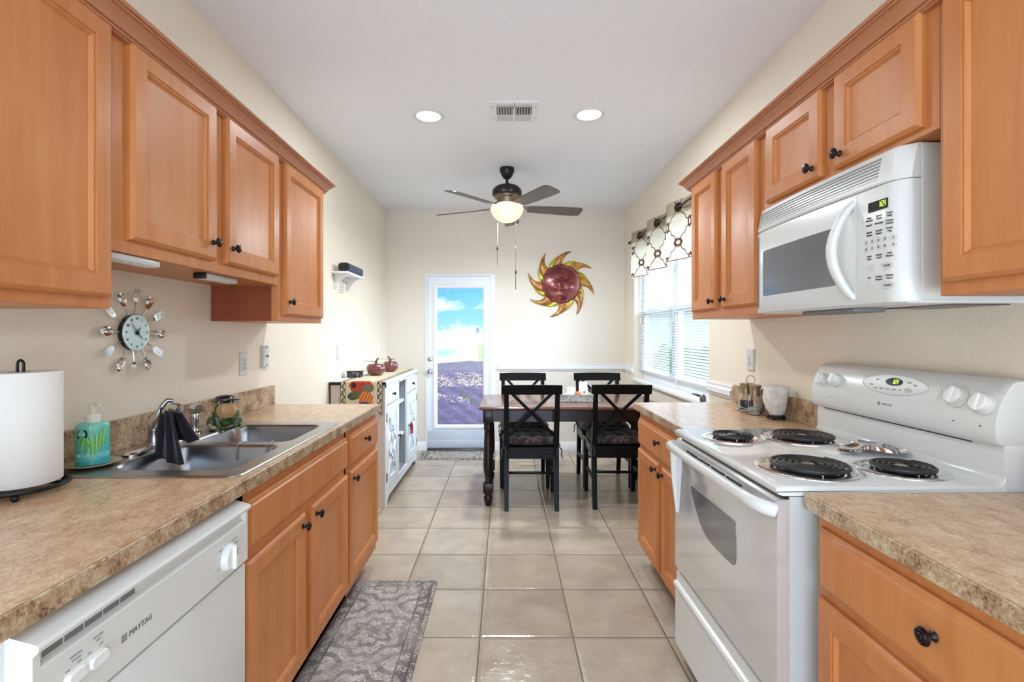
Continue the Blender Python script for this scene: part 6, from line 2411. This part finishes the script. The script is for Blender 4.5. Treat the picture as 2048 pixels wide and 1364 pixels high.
for k in range(8):
    a = radians(98 - 45 * k)
    ray(a + 0.03, 0.18, 0.390, 0.051, 0.50, 'sun_gold', 'ray', 0.008)
    ray(a - 0.39, 0.18, 0.305, 0.036, 0.36, 'sun_lime', 'ray', 0.009)
b = MB(f)
b.loft([[((0.222 if q < 2 else 0.205 if q == 2 else 0.19) * cos(2 * pi * k / 96) * 1.0, (0.222 if q < 2 else 0.205 if q == 2 else 0.19) * sin(2 * pi * k / 96), (0.004, 0.020, 0.030 + 0.004 * (k % 3 == 0), 0.022)[q]) for k in range(96)] for q in range(4)])
part('rim', b, 'sun_red', t, angle=60)
def face(i, j):
    th = 2 * pi * j
    r = max(i, 0.01) * 0.192
    x, y = r * cos(th), r * sin(th)
    q = r / 0.192
    z = 0.024 + 0.030 * (1 - q * q)
    g = lambda cx, cy, sx, sy: math.exp(-(((x - cx) / sx) ** 2 + ((y - cy) / sy) ** 2))
    z += 0.034 * g(0.008, 0.0, 0.014, 0.045) + 0.020 * g(0.008, -0.028, 0.020, 0.012)
    for s_ in (-1, 1):
        z += -0.024 * g(0.008 + s_ * 0.050, 0.028, 0.026, 0.014) + 0.011 * g(0.008 + s_ * 0.050, 0.022, 0.017, 0.008)
        z += 0.010 * g(0.008 + s_ * 0.050, 0.052, 0.036, 0.008)
        z += 0.010 * g(0.008 + s_ * 0.080, -0.045, 0.035, 0.03)
    z += 0.014 * g(0.008, -0.063, 0.028, 0.0065) + 0.014 * g(0.008, -0.082, 0.024, 0.0075) - 0.010 * g(0.008, -0.072, 0.03, 0.004)
    z += 0.010 * g(0.008, -0.125, 0.03, 0.02)
    return (x, y, z)
part('face', MB(f).grid(face, 60, 120), 'sun_red', t, angle=80)

# ------------------------------------------------------------------ ceiling: fan, lights, vent
FXc, FYc = 0.017, 4.20
t = thing('ceiling_fan', 'black five-blade ceiling fan with lit glass bowl and pull chains', 'fan', (FXc, FYc, ZC))
part('canopy', MB().lathe([(0.060, 0), (0.062, -0.01), (0.060, -0.03), (0.045, -0.065), (0.030, -0.085), (0.020, -0.092), (0.001, -0.093)], (FXc, FYc, ZC - 0.001)), 'fan_black', t)
part('downrod', MB().lathe([(0.012, -0.09), (0.012, -0.125), (0.020, -0.130), (0.024, -0.142), (0.024, -0.150)], (FXc, FYc, ZC)), 'fan_black', t)
part('motor', MB().lathe([(0.030, -0.142), (0.060, -0.146), (0.095, -0.158), (0.118, -0.180), (0.126, -0.205), (0.124, -0.228), (0.112, -0.240)], (FXc, FYc, ZC), seg=36), 'fan_black', t)
part('motor_band', MB().lathe([(0.113, -0.239), (0.108, -0.252), (0.090, -0.262), (0.084, -0.280), (0.082, -0.300), (0.070, -0.304)], (FXc, FYc, ZC), seg=36), 'fan_bronze', t)
ZB = ZC - 0.335
for k in range(5):
    a = radians(13 + 72 * k)
    ca_, sa_ = cos(a), sin(a)
    g = lambda p: (FXc + p[0] * ca_ - p[1] * sa_, FYc + p[0] * sa_ + p[1] * ca_, ZB + p[2])
    tl = radians(13)
    def bl(u, v, h):
        return (u, v * cos(tl) - h * sin(tl), -v * sin(tl) * 1.0 + h * cos(tl) + 0.0)
    b = MB(g)
    out = [(0.185, 0.048), (0.20, 0.056), (0.35, 0.064), (0.52, 0.070), (0.62, 0.072), (0.65, 0.066), (0.665, 0.045)]
    pts = [(u, v) for u, v in out] + [(u, -v) for u, v in reversed(out)]
    b.loft([[bl(u, v, h) for u, v in pts] for h in (-0.003, 0.003)])
    bl_ = part('blade', b, 'fan_blade', t)
    b = MB(g)
    b.loft([[(0.078, -0.016, 0.040), (0.078, 0.016, 0.040), (0.078, 0.016, 0.050), (0.078, -0.016, 0.050)],
            [(0.14, -0.012, 0.012), (0.14, 0.012, 0.008), (0.14, 0.012, 0.015), (0.14, -0.012, 0.019)],
            [bl(0.185, -0.034, 0.0035), bl(0.185, 0.034, 0.0035), bl(0.185, 0.034, 0.009), bl(0.185, -0.034, 0.009)],
            [bl(0.235, -0.022, 0.0035), bl(0.235, 0.022, 0.0035), bl(0.235, 0.022, 0.007), bl(0.235, -0.022, 0.007)]])
    part('blade_iron', b, 'fan_bronze', bl_)
part('bowl', MB().lathe([(0.080, -0.303), (0.110, -0.309), (0.128, -0.318), (0.138, -0.336), (0.139, -0.352), (0.132, -0.376), (0.114, -0.408), (0.085, -0.436), (0.045, -0.455), (0.001, -0.461)], (FXc, FYc, ZC), seg=40), 'fan_bowl', t, angle=60)
for x, y, zb_ in ((-0.063, FYc - 0.075, 1.885), (0.089, FYc - 0.06, 1.690)):
    b = MB().tube([(x, y, ZC - 0.300), (x, y, zb_ + 0.16)], 0.0010, 5)
    for q in range(22):
        z = zb_ + 0.16 + q * 0.009
        b.ell((x, y, z), (0.0034, 0.0034, 0.004), 8, 6)
    ch = part('pull_chain', b, 'nickel', t)
    b = MB().lathe([(0.001, 0), (0.005, 0.006), (0.0075, 0.016), (0.005, 0.03), (0.002, 0.042), (0.001, 0.044)], (x, y, zb_ + 0.118), seg=12)
    part('chain_bell', b, 'black', ch)
    b = MB()
    for q in range(9):
        b.ell((x, y, zb_ + 0.012 + q * 0.012), (0.005, 0.005, 0.0065), 8, 6)
    b.ell((x, y, zb_ + 0.004), (0.006, 0.006, 0.008), 10, 8)
    part('bead_pull', b, 'nickel', ch)
# one end of the motor's support
for lab, x, y in (('lit recessed ceiling light on the sink side of the vent', -0.491, 3.195), ('lit recessed ceiling light on the stove side of the vent', 0.536, 3.173)):
    t = thing('recessed_light', lab, 'light', (x, y, ZC))
    part('trim_ring', MB().lathe([(0.102, -0.0005), (0.102, -0.004), (0.097, -0.009), (0.085, -0.008), (0.078, -0.004), (0.074, -0.002)], (x, y, ZC), seg=48), 'appliance', t)
    part('diffuser', MB().lathe([(0.076, -0.001), (0.076, -0.0045), (0.001, -0.0060)], (x, y, ZC), seg=40), 'lamp', t)
    area_light('recessed_lamp', (x, y, ZC - 0.012), (0, 0, 0), 0.15, 0.15, 6, (0.88, 0.97, 1.04), shape='DISK')
area_light('fan_lamp', (FXc, FYc, ZC - 0.47), (0, 0, 0), 0.16, 0.16, 13, (0.88, 0.97, 1.0), shape='DISK')

t = thing('ceiling_vent', 'white rectangular air vent in the ceiling between the two recessed lights', 'vent', (0.055, 3.14, ZC))
vx0, vx1, vy0, vy1 = -0.092, 0.207, 2.985, 3.295
b = MB(FD(0, 0, ZC))
ix0, ix1, iy0, iy1 = vx0 + 0.040, vx1 - 0.040, vy0 + 0.035, vy1 - 0.045
for (u0, u1, v0, v1) in ((vx0, ix0, vy0, vy1), (ix1, vx1, vy0, vy1), (ix0, ix1, vy0, iy0), (ix0, ix1, iy1, vy1)):
    b.box((u0, v0, 0.0005), (u1, v1, 0.008))
b.box(((ix0 + ix1) / 2 - 0.006, iy0, 0.0005), ((ix0 + ix1) / 2 + 0.006, iy1, 0.010))
part('frame', b, 'white_paint', t)
part('duct', MB(FD(0, 0, ZC)).box((ix0, iy0, 0.0004), (ix1, iy1, 0.0012)), 'black', t)
b = MB(FD(0, 0, ZC))
for half in (0, 1):
    u0 = ix0 if half == 0 else (ix0 + ix1) / 2 + 0.006
    u1 = (ix0 + ix1) / 2 - 0.006 if half == 0 else ix1
    for k in range(6):
        u = u0 + (u1 - u0) * (k + 0.5) / 6
        b.loft([[(u - 0.0045, v, 0.0015), (u - 0.002, v, 0.0015), (u + 0.0045, v, 0.010), (u + 0.002, v, 0.010)] for v in (iy0 + 0.045, iy1 - 0.09)] if half == 0 else [[(u + 0.0045, v, 0.0015), (u + 0.002, v, 0.0015), (u - 0.0045, v, 0.010), (u - 0.002, v, 0.010)] for v in (iy0 + 0.045, iy1 - 0.09)])
for k in range(3):
    v = iy1 - 0.02 - k * 0.026
    b.loft([[(u, v - 0.006, 0.0015), (u, v - 0.004, 0.0015), (u, v + 0.007, 0.009), (u, v + 0.005, 0.009)] for u in (ix0, ix1)])
b.loft([[(u, iy0 + 0.002, 0.0075), (u, iy0 + 0.045, 0.0018), (u, iy0 + 0.045, 0.0034), (u, iy0 + 0.002, 0.0090)] for u in (ix0, ix1)])
part('louvers', b, 'plate_grey', t)
b = MB().tube([(0.057, 3.005, ZC - 0.008), (0.060, 3.002, ZC - 0.022), (0.054, 3.0, ZC - 0.034), (0.050, 3.0, ZC - 0.046)], 0.003, 6)
part('lever', b, 'steel_dark', t)
b = MB(FD(0, 0, ZC))
for u in (vx0 + 0.018, vx1 - 0.018):
    for v in (vy0 + 0.07, vy1 - 0.09):
        b.prism(circ(u, v, 0.004, n=12), 0.0075, 0.0095)
part('screw', b, 'steel_dark', t)

# ------------------------------------------------------------------ rugs
def rug(name, label, x0, x1, y0, y1, th, mat):
    cx, cy = (x0 + x1) / 2, (y0 + y1) / 2
    mat_rug(mat, (x1 - x0) / 2, (y1 - y0) / 2)
    b = MB()
    def rg(e, z):
        return [(p[0], p[1], z) for p in rrect(x0 + e, x1 - e, y0 + e, y1 - e, 0.012)]
    b.loft([rg(0.0, 0.0006), rg(0.0, th * 0.6), rg(0.006, th)])
    return single(name, b, mat, label, 'rug', (cx, cy, 0))


rug('kitchen_mat', 'long faded grey patterned mat on the floor in front of the sink cabinet', -0.805, -0.356, 1.30, 2.634, 0.013, 'rug_kitchen')
rug('doormat', 'small faded grey mat on the floor at the back door', -0.905, -0.14, 5.19, 5.575, 0.010, 'rug_door')
